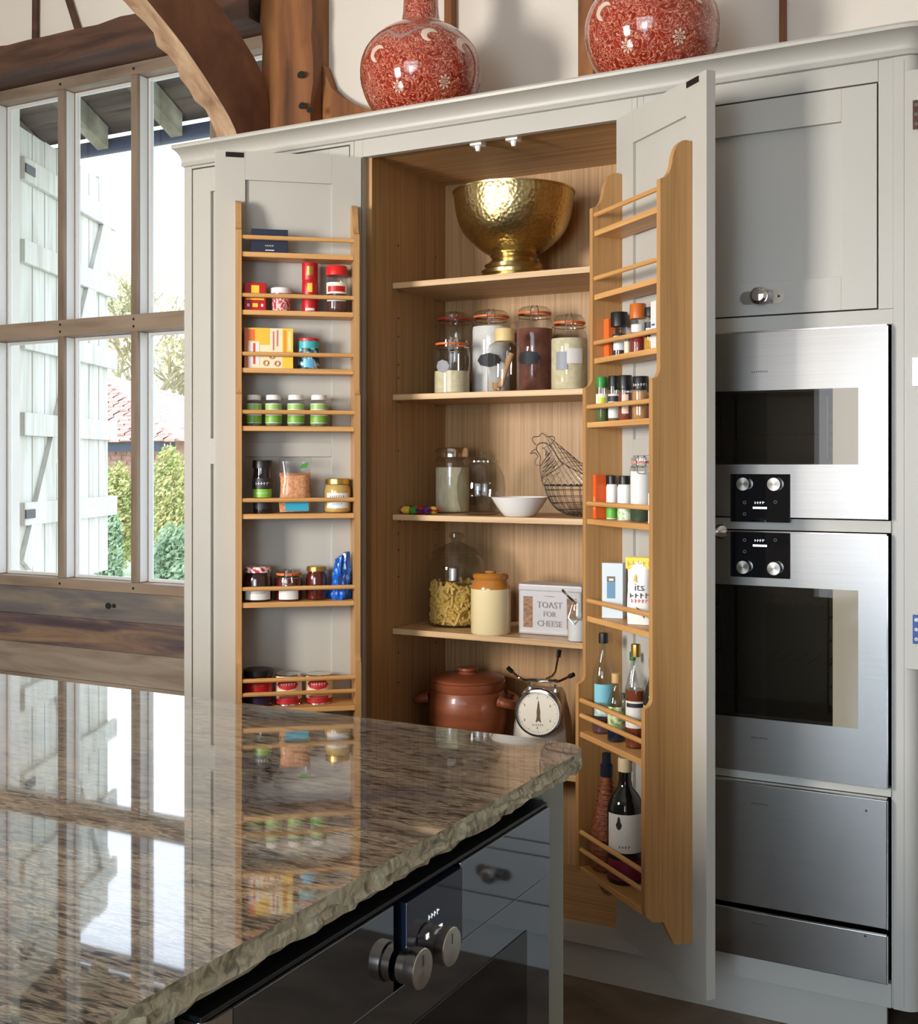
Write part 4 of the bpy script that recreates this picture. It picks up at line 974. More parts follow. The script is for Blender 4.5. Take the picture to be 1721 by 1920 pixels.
e = px_(1018, 834, -.006); bm = BM(); lathe(bm, [(0, -.002), (.0028, 0), (0, .002)], 8, c=(e[0], e[1])); bmesh.ops.translate(bm, verts=bm.verts, vec=(0, 0, e[2])); obj('eye', bm, WIRE, hen)
# fourth shelf
Z4 = SHZ[3]
Y_ = 3.165; u_ = 856; k = ppm(u_, Y_); h_ = hgt(u_, 998, Y_, Z4); r_ = 53 * k
SGL = glass('storage_glass', (.85, .875, .87), .02, 1.8)
t = vessel('pasta_jar', 'big glass storage jar half full of penne pasta', 'jar', spot(u_, Y_, Z4), r_, h_, [(0, 0), (.96, 0), (1, .02), (1, .62), (.96, .69), (.84, .735), (.82, .76)], body=SGL, n=36)
obj('lid', lathe(BM(), [(.86 * r_, .765 * h_), (.90 * r_, .775 * h_), (.88 * r_, .79 * h_), (.62 * r_, .835 * h_), (.24 * r_, .885 * h_), (.16 * r_, .90 * h_), (.18 * r_, .925 * h_), (.27 * r_, .95 * h_), (.25 * r_, .985 * h_), (.1 * r_, h_), (0, h_)], 36), SGL, t)
PENNE = mat('penne', '#d9b25c', .55); random.seed(13); bm = BM()
obj('pasta_core', lathe(BM(), [(0, .006), (r_ * .82, .006), (r_ * .82, .42 * h_), (0, .43 * h_)], 24), mat('penne_core', '#a8853c', .7), t)
for i in range(520):
    rr = r_ * .90 * math.sqrt(random.uniform(.72, 1)); a = random.uniform(0, 2 * PI); z = random.uniform(.012, .445 * h_)
    el = random.gauss(0, .9); az = a + PI / 2 + random.gauss(0, .22); d = Vector((math.cos(az) * math.cos(el), math.sin(az) * math.cos(el), math.sin(el))); L = .014
    c = Vector((rr * math.cos(a), rr * math.sin(a), z)); p0, p1 = c - d * L, c + d * L
    def cl(p):
        q = math.hypot(p.x, p.y); lim = r_ * .93
        if q > lim: p.x *= lim / q; p.y *= lim / q
        p.z = max(.008, p.z); return p
    tube(bm, [cl(p0), cl(p1)], .0052, 6)
obj('penne', bm, PENNE, t, kind='stuff')
Y_ = 3.055; u_ = 920; k = ppm(u_, Y_); h_ = hgt(u_, 1070, Y_, Z4); r_ = 37.5 * k
t = thing('stoneware_jar', 'cream stoneware jar with a tan glazed shoulder', 'jar', spot(u_, Y_, Z4))
obj('body', lathe(BM(), [(0, 0), (.95 * r_, 0), (r_, .03 * h_), (r_, .72 * h_)], 36), mat('cream_stoneware', '#e3d0a2', .18, coat=.6), t)
obj('glazed_shoulder', lathe(BM(), [(r_, .72 * h_), (r_ * .99, .76 * h_), (r_ * .88, .83 * h_), (r_ * .84, .86 * h_), (r_ * .90, .89 * h_), (r_ * .91, .94 * h_), (r_ * .86, .955 * h_), (r_ * .80, .95 * h_), (r_ * .78, .90 * h_)], 36), mat('tan_glaze', '#b0712f', .18, coat=.6), t)
obj('lid', lathe(BM(), [(r_ * .80, .945 * h_), (r_ * .74, .965 * h_), (r_ * .3, .975 * h_), (r_ * .25, 1.0 * h_), (0, h_)], 28), mat('tan_glaze', '#b0712f'), t)
# biscuit tin TOAST FOR CHEESE
Y_ = 3.135; c = spot(1042, Y_, Z4); k = ppm(1042, Y_); h_ = hgt(1000, 1096, 3.09, Z4); w_ = .195
TIN = mat('pale_tin', '#b4b2b5', .3, .1); LET = mat('tin_lettering', '#8b827e', .5)
CRK = pmat('cracker_print', [(.35, '#6a4a32'), (.6, '#9a7350'), (.8, '#b9977a')], (60, 60, 140), rough=.6)
t = carton('biscuit_tin', 'pale grey biscuit tin lettered toast for cheese', 'tin', c, w_, .095, h_, TIN, .03, bev=.006,
           prints=((-.42, -.27, .14, .76, CRK), (.27, .42, .14, .76, CRK)),
           texts=(('TOAST', .026, 0, .60, LET, .95), ('FOR', .022, 0, .42, LET, .95), ('CHEESE', .024, 0, .23, LET, .95), ('~9', .006, 0, .78, LET)))
obj('tin_lid', bx(-w_ / 2 - .001, w_ / 2 + .001, -.0485, .0485, h_ - .020, h_ + .001, .005), TIN, t)
Y_ = 3.03; u_ = 1084; k = ppm(u_, Y_); h_ = hgt(u_, 1128, Y_, Z4); r_ = 20 * k
t = vessel('small_clip_jar', 'small clear clip jar with its lid tipped open by the tin', 'jar', spot(u_, Y_, Z4), r_, h_, [(0, 0), (.95, 0), (1, .03), (1, .84), (.92, .92), (.92, 1)], fill=(mat('clear_salt', '#dcdad8', .6), .55, 'contents'))
bm = BM(); lathe(bm, [(0, 0), (r_ * .9, 0), (r_ * .95, .006), (0, .008)], 20); l = obj('lid', bm, STEELP, t); l.location = (-r_ * .9, 0, h_ + .012); l.rotation_euler = (0, .75, 0)
obj('wire_clip', tube(BM(), [(-r_ * .5, -r_ * .98, h_ * .98), (-r_ * .9, -r_ * 1.0, h_ * .62), (-r_ * .4, -r_ * 1.02, h_ * .45), (0, -r_ * 1.02, h_ * .6)], .0014, 6), STEELP, t)
# bottom shelf: lidded crock and kitchen scales
Z5 = SHZ[4]
Y_ = 3.165; u_ = 877; k = ppm(u_, Y_); h_ = hgt(u_, 1250, Y_, Z5); r_ = 72 * k
TERRA = pmat('terracotta', [(.3, '#6f3522'), (.55, '#8a4a2e'), (.8, '#9d5a3a')], (3, 3, 26), detail=4, rough=.38, bump=.15, coat=.25)
t = thing('terracotta_crock', 'brown terracotta crock with two lug handles and a knobbed lid', 'crock', spot(u_, Y_, Z5), YAW * .4)
hz = h_ * .80
obj('body', lathe(BM(), [(0, 0), (.80 * r_, 0), (.86 * r_, .03 * h_), (1.0 * r_, .32 * h_), (1.02 * r_, .48 * h_), (.99 * r_, .66 * h_), (.93 * r_, .72 * h_), (.97 * r_, .745 * h_), (.98 * r_, .83 * h_), (.93 * r_, .84 * h_), (.90 * r_, .80 * h_)], 44), TERRA, t)
obj('lid', lathe(BM(), [(0, .84 * h_), (.95 * r_, .842 * h_), (.96 * r_, .87 * h_), (.90 * r_, .885 * h_), (.5 * r_, .91 * h_), (.26 * r_, .92 * h_), (.22 * r_, .94 * h_), (.28 * r_, .965 * h_), (.26 * r_, .99 * h_), (.1 * r_, h_), (0, h_)], 44), TERRA, t)
for s in (-1, 1):
    obj('handle', tube(BM(), catmull([(s * r_ * .95, -.044, .62 * h_), (s * r_ * 1.16, -.044, .60 * h_), (s * r_ * 1.33, 0, .56 * h_), (s * r_ * 1.16, .044, .60 * h_), (s * r_ * .95, .044, .62 * h_)], 5), [.018] * 2 + [.0145] * 17 + [.018] * 2, 10), TERRA, t)
Y_ = 3.10; u_ = 1018; k = ppm(u_, Y_); c = spot(u_, Y_, Z5)
t = thing('kitchen_scales', 'silver kitchen scales with a round white dial and pan arms', 'scales', c, .25)
zd = at(u_, 1337, Y_ - .07).z - Z5; zb = at(u_, 1292, Y_).z - Z5; R_d = 43 * k
SILV = mat('silver_paint', '#b9b2a8', .3, .7)
bm = BM(); rows = []
for z, w, d in ((0, .078, .07), (.02, .080, .07), (zb * .55, .074, .062), (zb * .92, .058, .05), (zb, .050, .044)):
    rows.append([bm.verts.new((w * sx, d * sy, z)) for sx, sy in ((-1, -.9), (-.9, -1), (.9, -1), (1, -.9), (1, .9), (.9, 1), (-.9, 1), (-1, .9))])
for A, B in zip(rows, rows[1:]):
    for i in range(8): bm.faces.new((A[i], A[(i + 1) % 8], B[(i + 1) % 8], B[i]))
bm.faces.new(rows[0][::-1]); bm.faces.new(rows[-1]); obj('body', bm, SILV, t, smooth=45)
def disc(prof): 
    b = lathe(BM(), prof, 40); bmesh.ops.rotate(b, verts=b.verts, cent=(0, 0, 0), matrix=Matrix.Rotation(PI / 2, 3, 'X')); bmesh.ops.translate(b, verts=b.verts, vec=(0, -.058, zd)); return b
obj('dial_ring', disc([(0, 0), (R_d, 0), (R_d * 1.04, .014), (R_d * 1.0, .026), (R_d * .92, .027), (R_d * .90, .020), (0, .020)]), CHROME, t)
df = obj('dial_face', disc([(0, .0205), (R_d * .90, .0205), (R_d * .90, .0215), (0, .0216)]), mat('dial_white', '#ece6d8', .5), t)
bm = BM()
for i in range(60):
    a = 2 * PI * i / 60; r0, r1 = (.76, .86) if i % 5 == 0 else (.81, .86); w = .0007
    p = [Vector((math.cos(a) * q * R_d, -.0801, zd + math.sin(a) * q * R_d)) for q in (r0, r1)]; n_ = Vector((-math.sin(a), 0, math.cos(a))) * w
    bm.faces.new([bm.verts.new(x) for x in (p[0] - n_, p[1] - n_, p[1] + n_, p[0] + n_)])
for s, a in (('~1', PI / 2), ('~1', PI / 6), ('~1', -PI / 6), ('~1', -PI / 2), ('~1', PI * 7 / 6), ('~1', PI * 5 / 6)): text_flat(bm, s, .012, math.cos(a) * R_d * .64, zd + math.sin(a) * R_d * .64, -.0801)
text_flat(bm, '~6', .009, 0, zd - .034, -.0801)
obj('dial_marks', bm, mat('dial_ink', '#6a655c', .5), df, smooth=0)
bm = prism(BM(), [(-.007, zd - .026), (-.004, zd - .010), (-.0045, zd + .004), (0, zd + .036), (.0045, zd + .004), (.004, zd - .010), (.007, zd - .026), (0, zd - .021)], -.0818, -.0806, 'y'); obj('needle', bm, mat('needle_brown', '#6b5640', .5), df)
br = obj('platform', bx(-.045, .045, -.012, .012, zb + .020, zb + .028, .002), CHROME, t)
obj('platform_post', bx(-.040, -.034, -.010, .010, zb - .002, zb + .020), CHROME, t); obj('platform_post', bx(.034, .040, -.010, .010, zb - .002, zb + .020), CHROME, t)
for sx, sy, hh in ((-1, -.5, .030), (1, -.5, .022), (.35, 1, .060)):
    d = Vector((sx, sy, 0)).normalized(); P_ = [Vector((0, 0, zb + .026)) + d * q + Vector((0, 0, z)) for q, z in ((.02, 0), (.055, .002), (.075, .012), (.095, hh))]
    obj('pan_arm', tube(BM(), P_, .0035, 8), CHROME, t); obj('rubber_tip', tube(BM(), [P_[3] - (P_[3] - P_[2]) * .15, P_[3] + (P_[3] - P_[2]).normalized() * .014], .0065, 8), BLACK, t)

# ================================================================== vases on top of the cupboards
VRED = pmat('red_scroll_glaze', [(.38, '#7d2216'), (.46, '#9c3522'), (.488, '#cf9a80'), (.508, '#cf9a80'), (.535, '#a23a26'), (.70, '#84271a')], (1, 1, 1), detail=1.2, rough=.10, dist=3.4, nscale=34, coat=.8)
VCRM = mat('cream_glaze', '#d8c3b0', .12, coat=.8); VGRY = mat('grey_glaze', '#8f7d80', .12, coat=.8); VDR = mat('deep_red_glaze', '#8a2216', .1, coat=.8)
def vase(label, u, neck=True):
    Y_ = 3.10; c = at(u, 60, Y_); zc = 2.556; R = .1855; RU, RL = .150, .195
    t = thing('globe_vase', label, 'vase', (c.x, Y_, ZT + .0185), facing(c)); z0 = zc - ZT - .0185
    prof = [(0, 0), (.098, 0), (.102, .012), (.098, .022)] + [(R * math.cos(a), z0 + (RU if a > 0 else RL) * math.sin(a)) for a in [-1.02 + (1.02 + 1.20) * i / 22 for i in range(23)]] + [(.060, z0 + .150), (.055, z0 + .175), (.049, z0 + .30), (.052, z0 + .36), (.060, z0 + .37), (.056, z0 + .37), (.045, z0 + .34)]
    obj('vase_body', lathe(BM(), prof, 56), VRED, t, smooth=50)
    # raised-looking painted flowers and scrolls lying on the glaze
    def on(th, ph, e=1.0025): return Vector((R * e * math.cos(ph) * math.sin(th), -R * e * math.cos(ph) * math.cos(th), z0 + (RU if ph > 0 else RL) * e * math.sin(ph)))
    def petal(th, ph, ang, L, W, m, nm='flower_petal'):
        bm = BM(); q = []
        for i in range(10):
            a = 2 * PI * i / 10; x = L * (.55 + .5 * math.cos(a)); y = W * math.sin(a); q.append(bm.verts.new(on(th + x * math.cos(ang) - y * math.sin(ang), ph + x * math.sin(ang) + y * math.cos(ang))))
        bm.faces.new(q); obj(nm, bm, m, t)
    for th, ph, s in ((.42, -.42, 1.0), (-.42, -.50, .9), (1.5, -.3, 1), (-1.5, -.2, 1)):
        for i in range(8):
            petal(th, ph, 2 * PI * i / 8, .11 * s, .024 * s, VCRM); petal(th, ph, 2 * PI * i / 8 + .39, .10 * s, .020 * s, VDR)
    for th, ph, m in ((.18, .34, VCRM), (-.75, .05, VCRM), (.80, .22, VCRM)):
        bm = BM(); pts = [on(th + .13 * math.cos(a), ph + .13 * math.sin(a), 1.003) for a in [.6 + 3.9 * i / 14 for i in range(15)]]; tube(bm, pts, [.002 + .009 * math.sin(PI * i / 14) for i in range(15)], 6)
        for v in bm.verts:
            d = v.co - Vector((0, 0, z0)); s_ = math.sqrt((d.x / R) ** 2 + (d.y / R) ** 2 + (d.z / (RU if d.z > 0 else RL)) ** 2)
            if s_ > 1.004: v.co = Vector((0, 0, z0)) + d * (1.004 / s_)
        obj('painted_curl', bm, m, t)
    for th, ph, L in ((-.35, .42, .75), (.55, .62, .6), (-.1, .10, .0)):
        if L == 0: continue
        bm = BM(); P_ = []
        for i in range(20):
            f = i / 19; P_.append((th + L * (f - .5) * 1.3, ph + .10 * math.sin(f * 9)))
        A = [bm.verts.new(on(a, b + .035, 1.003)) for a, b in P_]; B = [bm.verts.new(on(a, b - .03, 1.003)) for a, b in P_]
        for i in range(19): bm.faces.new((A[i], A[i + 1], B[i + 1], B[i]))
        obj('painted_ribbon', bm, VGRY, t)
    return t
vase('red and cream globe vase with its long neck in front of the slim stud', 789); vase('red and cream globe vase standing above the open right-hand pantry door', 1223)
# ================================================================== on the door racks
def on(D, u, w, vt, i, y=None):
    z = RSH[i] + .0074; dp = rdep(RSH[i]); y = y if y is not None else dp * .47
    q = D.aty(u, vt, y); p = D.w(q.x, y, z); r = w / 2 * pxm(p)
    lim = min(max(q.x, .0325 + r), .3405 - r)                # keep clear of the rack's uprights, staying on the line of sight
    if abs(lim - q.x) > 1e-5:
        best = min((abs(D.aty(u, vt, yy).x - lim), yy) for yy in [r + .002 + (dp - .018 - 2 * r) * k / 40 for k in range(41)]) if dp - .018 > 2 * r else (0, y)
        y = best[1]; q = D.aty(u, vt, y); q.x = lim
    p = D.w(q.x, y, z); return p, w / 2 * pxm(p), q.z - z
def jar(D, i, u, w, vt, name, label, cat='jar', y=None, **kw):
    p, r, h = on(D, u, w, vt, i, y); return vessel(name, label, cat, p, r, h, **kw), r, h
def pack(D, i, u, w, vt, d, name, label, cat, m, y=None, turn=0., **kw):
    e = D.rot(); c = abs((D.e.x * CS + D.e.y * SN))     # width seen at an angle
    p, r, h = on(D, u, w / max(.3, c), vt, i, y)
    return carton(name, label, cat, p, 2 * r, d, h, m, e + turn, **kw)
# ---------------- left rack
NAVY = mat('navy_card', '#1d2238', .5)
pack(DL, 0, 505, 66, 433, .05, 'navy_box', 'dark navy card box on the top rack shelf', 'box', NAVY, prints=((-.12, .12, .10, .14, WHITE),), texts=(('~5', .008, 0, .30, WHITE),))
pack(DL, 1, 478, 40, 532, .045, 'red_tin', 'square red tin with a gold emblem', 'tin', RED, bev=.003, prints=((-.18, .18, .62, .90, YELLOW), (-.40, .40, .38, .44, YELLOW), (-.12, .12, .12, .26, YELLOW), (.26, .36, .14, .24, WHITE), (-.36, -.26, .14, .24, WHITE)), texts=(('~7', .010, 0, .50, YELLOW, .8),))
PAT = pmat('red_white_pattern', [(.42, '#b3262e'), (.5, '#e9d9d2'), (.58, '#b3262e')], (90, 90, 90), rough=.4)
jar(DL, 1, 527, 36, 541, 'lidded_tub', 'small red patterned tub with a white lid', 'tub', prof=[(0, 0), (.9, 0), (.92, .03), (1, .78), (0, .79)], body=PAT, lid=(WHITE, .76, 1, 1.12))
jar(DL, 1, 581, 30, 494, 'tall_red_tin', 'tall narrow red cylinder tin with gold marks', 'tin', prof=[(0, 0), (.98, 0), (1, .02), (1, .30), (.95, .32), (1, .34), (1, .62), (.95, .64), (1, .66), (1, .97), (.96, 1), (0, 1)], body=RED, bands=((.74, .92, GOLD, .35), (.40, .58, YELLOW, .3), (.03, .08, WHITE, .6)))
GRAN = pmat('brown_granules', [(.3, '#3d1a18'), (.7, '#5d2a22')], (80, 80, 80), rough=.8)
jar(DL, 1, 631, 40, 500, 'granule_jar', 'jar of brown granules with a bright red lid', prof=P_ROUND, lid=(M('#d0201c', .35), .80, 1, .98), fill=(GRAN, .40), bands=((.40, .64, mat('label_cream', '#e8dcc8', .5), 1.2), (.44, .56, RED, .9, 1.012), (.24, .34, WHITE, 1.1)))
CRD = mat('cream_card', '#e9d6b4', .5)
t = pack(DL, 2, 503, 88, 617, .05, 'printed_carton', 'orange and yellow printed carton beside the blue can', 'box', CRD, prints=(
    (-.50, -.42, .0, 1, M('#c0603c')), (-.42, .02, .58, 1, M('#e6b53e')), (-.42, -.28, .68, .96, M('#dc6a34')), (-.40, -.19, .06, .66, WHITE),
    (-.32, -.27, .40, .62, M('#cc4a38')), (-.32, -.27, .10, .32, M('#cc4a38')), (.28, .50, .0, 1, M('#ebc042')), (.30, .37, .40, .95, M('#d9923a')), (.40, .46, .45, .92, M('#efd898')),
    (.08, .105, .45, .92, M('#c97f88')), (.16, .185, .55, .95, M('#c97f88'))))
pc, rc_, hc = on(DL, 503, 88 / abs(DL.e.x * CS + DL.e.y * SN), 617, 2)
for x, z in ((.06, .30), (-.06, .13), (.17, .12)):
    bm = BM(); tube(bm, [(x * 2 * rc_ + .0065 * math.cos(a), -.0270, z * hc + .0065 * math.sin(a)) for a in [2 * PI * q / 14 for q in range(14)]], .0017, 5, closed=True); obj('print', bm, M('#dd9468'), t)
DOT = pmat('teal_black_print', [(.42, '#14181f'), (.5, '#2a7a8c'), (.6, '#e8e6e2'), (.66, '#14181f')], (50, 50, 50), rough=.4)
jar(DL, 2, 579, 40, 636, 'blue_can', 'black and blue printed can with a red lid', 'can', prof=P_CAN, body=DOT, lid=(M('#c21f26', .35), .92, 1.01, 1.02), bands=((.68, .90, M('#3aa6ac', .4), PI), (.05, .32, M('#5aa8cf', .4), .5)))
for j, (u, w) in enumerate(((476, 30), (513, 32), (555, 33), (598, 33))):
    HERB = pmat('dried_herb', [(.3, '#5f6a4a'), (.7, '#8b9274')], (90, 90, 90), rough=.9)
    jar(DL, 3, u, w, 741, 'herb_jar', 'small white-lidded herb jar with a green label, %s in its row' % ('nearest the window', 'second from the window', 'third from the window', 'farthest from the window')[j], group='herb jars on the left door rack', prof=P_ROUND, lid=(WHITE, .84, 1, .88), fill=(HERB, .74), bands=((.10, .72, WHITE, 1.3), (.12, .34, GREEN, 1.3, 1.012), (.54, .70, mat('green_light', '#8fb560', .45), 1.3, 1.012)), texts=(('~5', .010, .45, INK, 1.02),))
DKS = mat('dark_sauce', '#2a1512', .3)
jar(DL, 4, 492, 38, 863, 'sauce_jar', 'tall dark jar with a black lid and green label', prof=[(0, 0), (.9, 0), (.94, .03), (.94, .44), (1, .48), (1, .62), (.92, .70), (.86, .78), (.86, .86)], body=mat('dark_glass', '#241a1a', .08, spec=.8), lid=(BLACK, .85, 1, .98), bands=((.30, .46, M('#7fb83a'), 1.2, .96), (.46, .66, INK, 1.2, 1.01), (.08, .24, INK, 1.2, .96)), texts=(('~5', .013, .56, WHITE, 1.02), ('~7', .009, .38, WHITE, .975)))
# bag of lentils
p, r, h = on(DL, 553, 62, 858, 4); t = thing('lentil_bag', 'clear bag of orange lentils with a blue band', 'bag', p, DL.rot())
LENT = pmat('lentils', [(.3, '#b5754a'), (.55, '#d79a6a'), (.8, '#e6b88a')], (160, 160, 160), rough=.8, bump=.4)
def pillow(bm, w, d, z0, z1, n=10, m=14, pinch=.25, seed=2, crumple=.0):
    random.seed(seed); rows = []
    for j in range(m + 1):
        f = j / m; z = z0 + (z1 - z0) * f; s = min(1, .35 + 2.2 * f) * (1 - pinch * max(0, f - .55) * 2)
        rows.append([bm.verts.new((w * (math.cos(a) * abs(math.cos(a)) ** -.35 if abs(math.cos(a)) > 1e-3 else 0) * (.96 + .04 * math.sin(7 * f)) + random.uniform(-1, 1) * crumple, d * s * math.sin(a) * (1 if f < .98 else .15) + random.uniform(-1, 1) * crumple, z + random.uniform(0, 1) * crumple)) for a in [2 * PI * i / (2 * n) for i in range(2 * n)]])
    for A, B in zip(rows, rows[1:]):
        for i in range(2 * n): bm.faces.new((A[i], A[(i + 1) % (2 * n)], B[(i + 1) % (2 * n)], B[i]))
    bm.faces.new(rows[0][::-1]); bm.faces.new(rows[-1]); return bm
obj('bag_film', pillow(BM(), r, .026, 0, h, crumple=.0012), glass('bag_film', (.95, .95, .97), .12), t)
obj('lentils', pillow(BM(), r * .94, .022, .002, h * .72, crumple=.001, pinch=.0), LENT, t)
obj('label', bx(-r * .62, r * .78, -.0275, -.0272, h * .04, h * .25), M('#2f9bb8'), t); obj('label', prism(BM(), [(r * .25, h * .80), (r * .70, h * .82), (r * .78, h * .92), (r * .38, h * .88)], -.0222, -.0219, 'y'), M('#3f8f38'), t)
MUST = mat('mustard', '#c9a55a', .35)
jar(DL, 4, 633, 52, 897, 'mustard_jar', 'jar of mustard with a gold lid and white label', prof=P_ROUND, body=GLASS, lid=(GOLD, .84, 1, .90), fill=(MUST, .82), bands=((.14, .58, WHITE, .85),), texts=(('~7', .010, .48, INK), ('~5', .010, .26, M('#5a8ab0'))))
JAM = mat('dark_jam', '#2e0d14', .2); JAM2 = mat('red_jam', '#5a1510', .2)
GING = pmat('gingham', [(.45, '#b3202a'), (.55, '#f0e6e2')], (120, 120, 120), rough=.5)
jar(DL, 5, 483, 55, 1062, 'jam_jar', 'dark jam jar with a red and white checked lid', prof=P_ROUND, lid=(GING, .84, 1, .92), fill=(JAM, .82), bands=((.06, .42, WHITE, 1.0),), texts=(('~10', .008, .26, INK),))
t, r, h = jar(DL, 5, 541, 52, 1072, 'jam_clip_jar', 'jam clip jar with an orange seal and white label', prof=P_STRAIGHT, fill=(JAM2, .78), bands=((.06, .50, WHITE, .75),)); clip_top(t, r, h, .90, ORANGE)
jar(DL, 5, 593, 40, 1061, 'jam_jar', 'red jam jar with a plain gold lid', prof=P_ROUND, lid=(GOLD, .86, 1, .92), fill=(JAM2, .84))
p, r, h = on(DL, 641, 46, 1042, 5); t = thing('blue_bag', 'crumpled blue plastic bag at the rack end', 'bag', p, DL.rot())
bm = BM(); random.seed(6); rows = []
for j in range(17):
    f = j / 16; row = []
    for i in range(30):
        a = 2 * PI * i / 30; q = .78 + .22 * math.sin(3 * a + 2.2 * f) + .14 * math.sin(8 * a - 5 * f) + random.uniform(-.09, .09); s = (1 - .35 * f) * (1 if j else .8)
        row.append(bm.verts.new((r * .99 * q * s * math.cos(a) + r * .10 * f, .032 * q * s * math.sin(a), h * f * (1 + (.10 * math.cos(a) if f > .8 else 0)))))
    rows.append(row)
for A, B in zip(rows, rows[1:]):
    for i in range(30): bm.faces.new((A[i], A[(i + 1) % 30], B[(i + 1) % 30], B[i]))
bm.faces.new(rows[0][::-1]); bm.faces.new(rows[-1]); obj('bag_film', bm, mat('blue_film', '#0f5fc2', .22, spec=.7), t, smooth=25)
jar(DL, 6, 484, 56, 1254, 'coffee_jar', 'red labelled jar with a black screw lid', prof=P_ROUND, body=mat('dark_red_glass', '#5a0f1e', .12), lid=(BLACK, .84, 1, .98), bands=((.34, .78, RED, 1.3), (.06, .32, M('#2a1a3a'), 1.3)), texts=(('~4', .013, .58, GOLD, 1.015),))
for u, lb in ((541, 'red and white food can beside the black-lidded jar'), (598, 'red and white food can with only a can beside it')):
    jar(DL, 6, u, 50, 1262, 'food_can', lb, 'can', group='food cans on the left door rack', prof=P_CAN, body=STEELP, bands=((.05, .95, mat('can_cream', '#e2cfae', .4), PI, 1.0), (.05, .20, M('#b3202a'), PI, 1.006), (.20, .30, M('#c23a3a'), .75, 1.008)), texts=(('~6', .012, .70, WHITE, 1.03),))
for o in [o for o in COL.objects if o.name.startswith('food_can')]:
    lb_ = [c for c in o.children if c.name.startswith('label')][0]; r0 = max(v.co.x for v in lb_.data.vertices); h0 = max(v.co.z for v in lb_.data.vertices) / .95
    obj('oval_label', oval_patch(r0 * 1.015, h0, -PI / 2 - .1, .69, r0 * .85, h0 * .17), M('#b8202a'), o)
# ---------------- right rack
jar(DR, 2, 1161, 30, 586, 'pepper_grinder', 'pepper grinder with a tall black cap', prof=[(0, 0), (.9, 0), (.92, .03), (.92, .60), (.80, .66), (.80, .72)], lid=(BLACK, .68, 1, 1.08), fill=(mat('peppercorn', '#3a2c24', .8), .5), bands=((.14, .46, mat('silver_label', '#d9dade', .4), .9, .93),))
pack(DR, 2, 1143, 7, 598, .02, 'orange_packet', 'orange packet behind the pepper grinder', 'box', M('#e0682a'), y=.015)
jar(DR, 2, 1176, 12, 640, 'spice_tube', 'narrow cream spice tube between two grinders', 'tube', y=.05, prof=P_CAN, body=CREAM)
jar(DR, 2, 1196, 30, 570, 'chilli_grinder', 'grinder with an orange cap and red spice', prof=[(0, 0), (.9, 0), (.92, .03), (.92, .62), (.78, .68), (.78, .74)], lid=(M('#c2641f', .35), .70, 1, 1.02), fill=(M('#8a2a1c', .8), .58), bands=((.42, .58, WHITE, 1.1, .935), (.26, .40, M('#b3262e'), 1.1, .935)))
jar(DR, 2, 1220, 26, 577, 'mustard_seed_jar', 'black capped jar of yellow seeds with a dark label', prof=P_STRAIGHT, lid=(BLACK, .80, 1, .95), fill=(M('#c8962e', .8), .42), bands=((.32, .66, INK, 1.1), (.44, .52, WHITE, .8, 1.012)))
pack(DR, 2, 1235, 7, 565, .03, 'white_packet', 'white packet at the end of the grinder row', 'box', WHITE, y=.035, prints=((-.3, .3, .5, .54, BLUE),))
jar(DR, 3, 1128, 24, 707, 'dried_herb_jar', 'spice jar with a bright green cap', prof=P_STRAIGHT, lid=(M('#2f8a3a', .35), .76, 1, .86), fill=(M('#5d6b3a', .9), .62), bands=((.30, .62, mat('pale_green_label', '#e4e9c8', .5), 1.1), (.42, .54, M('#c9d23a'), .6, 1.012)))
jar(DR, 3, 1151, 23, 705, 'black_cap_spice_jar', 'slim spice jar with a black cap and white label', prof=P_STRAIGHT, lid=(BLACK, .70, 1, .92), fill=(M('#7a6a50', .9), .6), bands=((.08, .60, WHITE, 1.2), (.44, .56, INK, 1.2, 1.012)))
jar(DR, 3, 1172, 26, 704, 'paprika_jar', 'spice jar of red-brown powder with a wide black cap', prof=P_STRAIGHT, lid=(BLACK, .68, 1, 1.0), fill=(M('#8a3f24', .9), .62), bands=((.16, .58, mat('pinkish_label', '#e3c9b8', .5), .5),))
jar(DR, 3, 1201, 32, 706, 'ginger_jar', 'round spice jar of tan powder with a black lettered lid', prof=P_ROUND, lid=(BLACK, .70, 1, .96), fill=(M('#b98a54', .9), .66), texts=(('~6', .011, .80, WHITE, 1.0),))
jar(DR, 3, 1224, 24, 712, 'clove_jar', 'dark spice jar half behind the rack upright', prof=P_STRAIGHT, lid=(BLACK, .70, 1, .96), fill=(M('#5a1f24', .9), .6))
pack(DR, 4, 1124, 4.2, 890, .03, 'orange_book', 'slim orange box leaning at the rack end', 'box', M('#d95a24'), prints=((-.3, .3, .2, .5, M('#e88a4a')),))
pack(DR, 4, 1135, 2.2, 891, .045, 'dark_box', 'slim dark box between the orange box and white bottle', 'box', M('#3a2c26'))
for j, (u, w, lb) in enumerate(((1147, 21, 'white bottle with a black cap and solid green base'), (1171, 27, 'wider white bottle with a black cap and leafy green base'))):
    jar(DR, 4, u, w, 892, 'white_bottle', lb, 'bottle', prof=[(0, 0), (.95, 0), (1, .02), (1, .74), (.85, .80), (.6, .82), (.6, .84)], body=WHITEP, lid=(BLACK, .80, 1, .80), bands=((.02, .34, M('#5fae3a') if j == 0 else pmat('leafy_print', [(.4, '#7fc04a'), (.55, '#e6efda')], (70, 70, 70), rough=.4), PI),))
t, r, h = jar(DR, 4, 1202, 42, 857, 'labelled_clip_jar', 'clear clip jar with a large white label and pink seal', prof=P_STRAIGHT, fill=(M('#3a4a34', .8), .22), bands=((.24, .78, WHITE, 1.2),)); clip_top(t, r, h, .90, mat('pink_rubber', '#c98a78', .5))
jar(DR, 4, 1226, 22, 925, 'white_pot', 'short white pot at the end by the upright', 'pot', y=.075, prof=P_CAN, body=WHITEP)
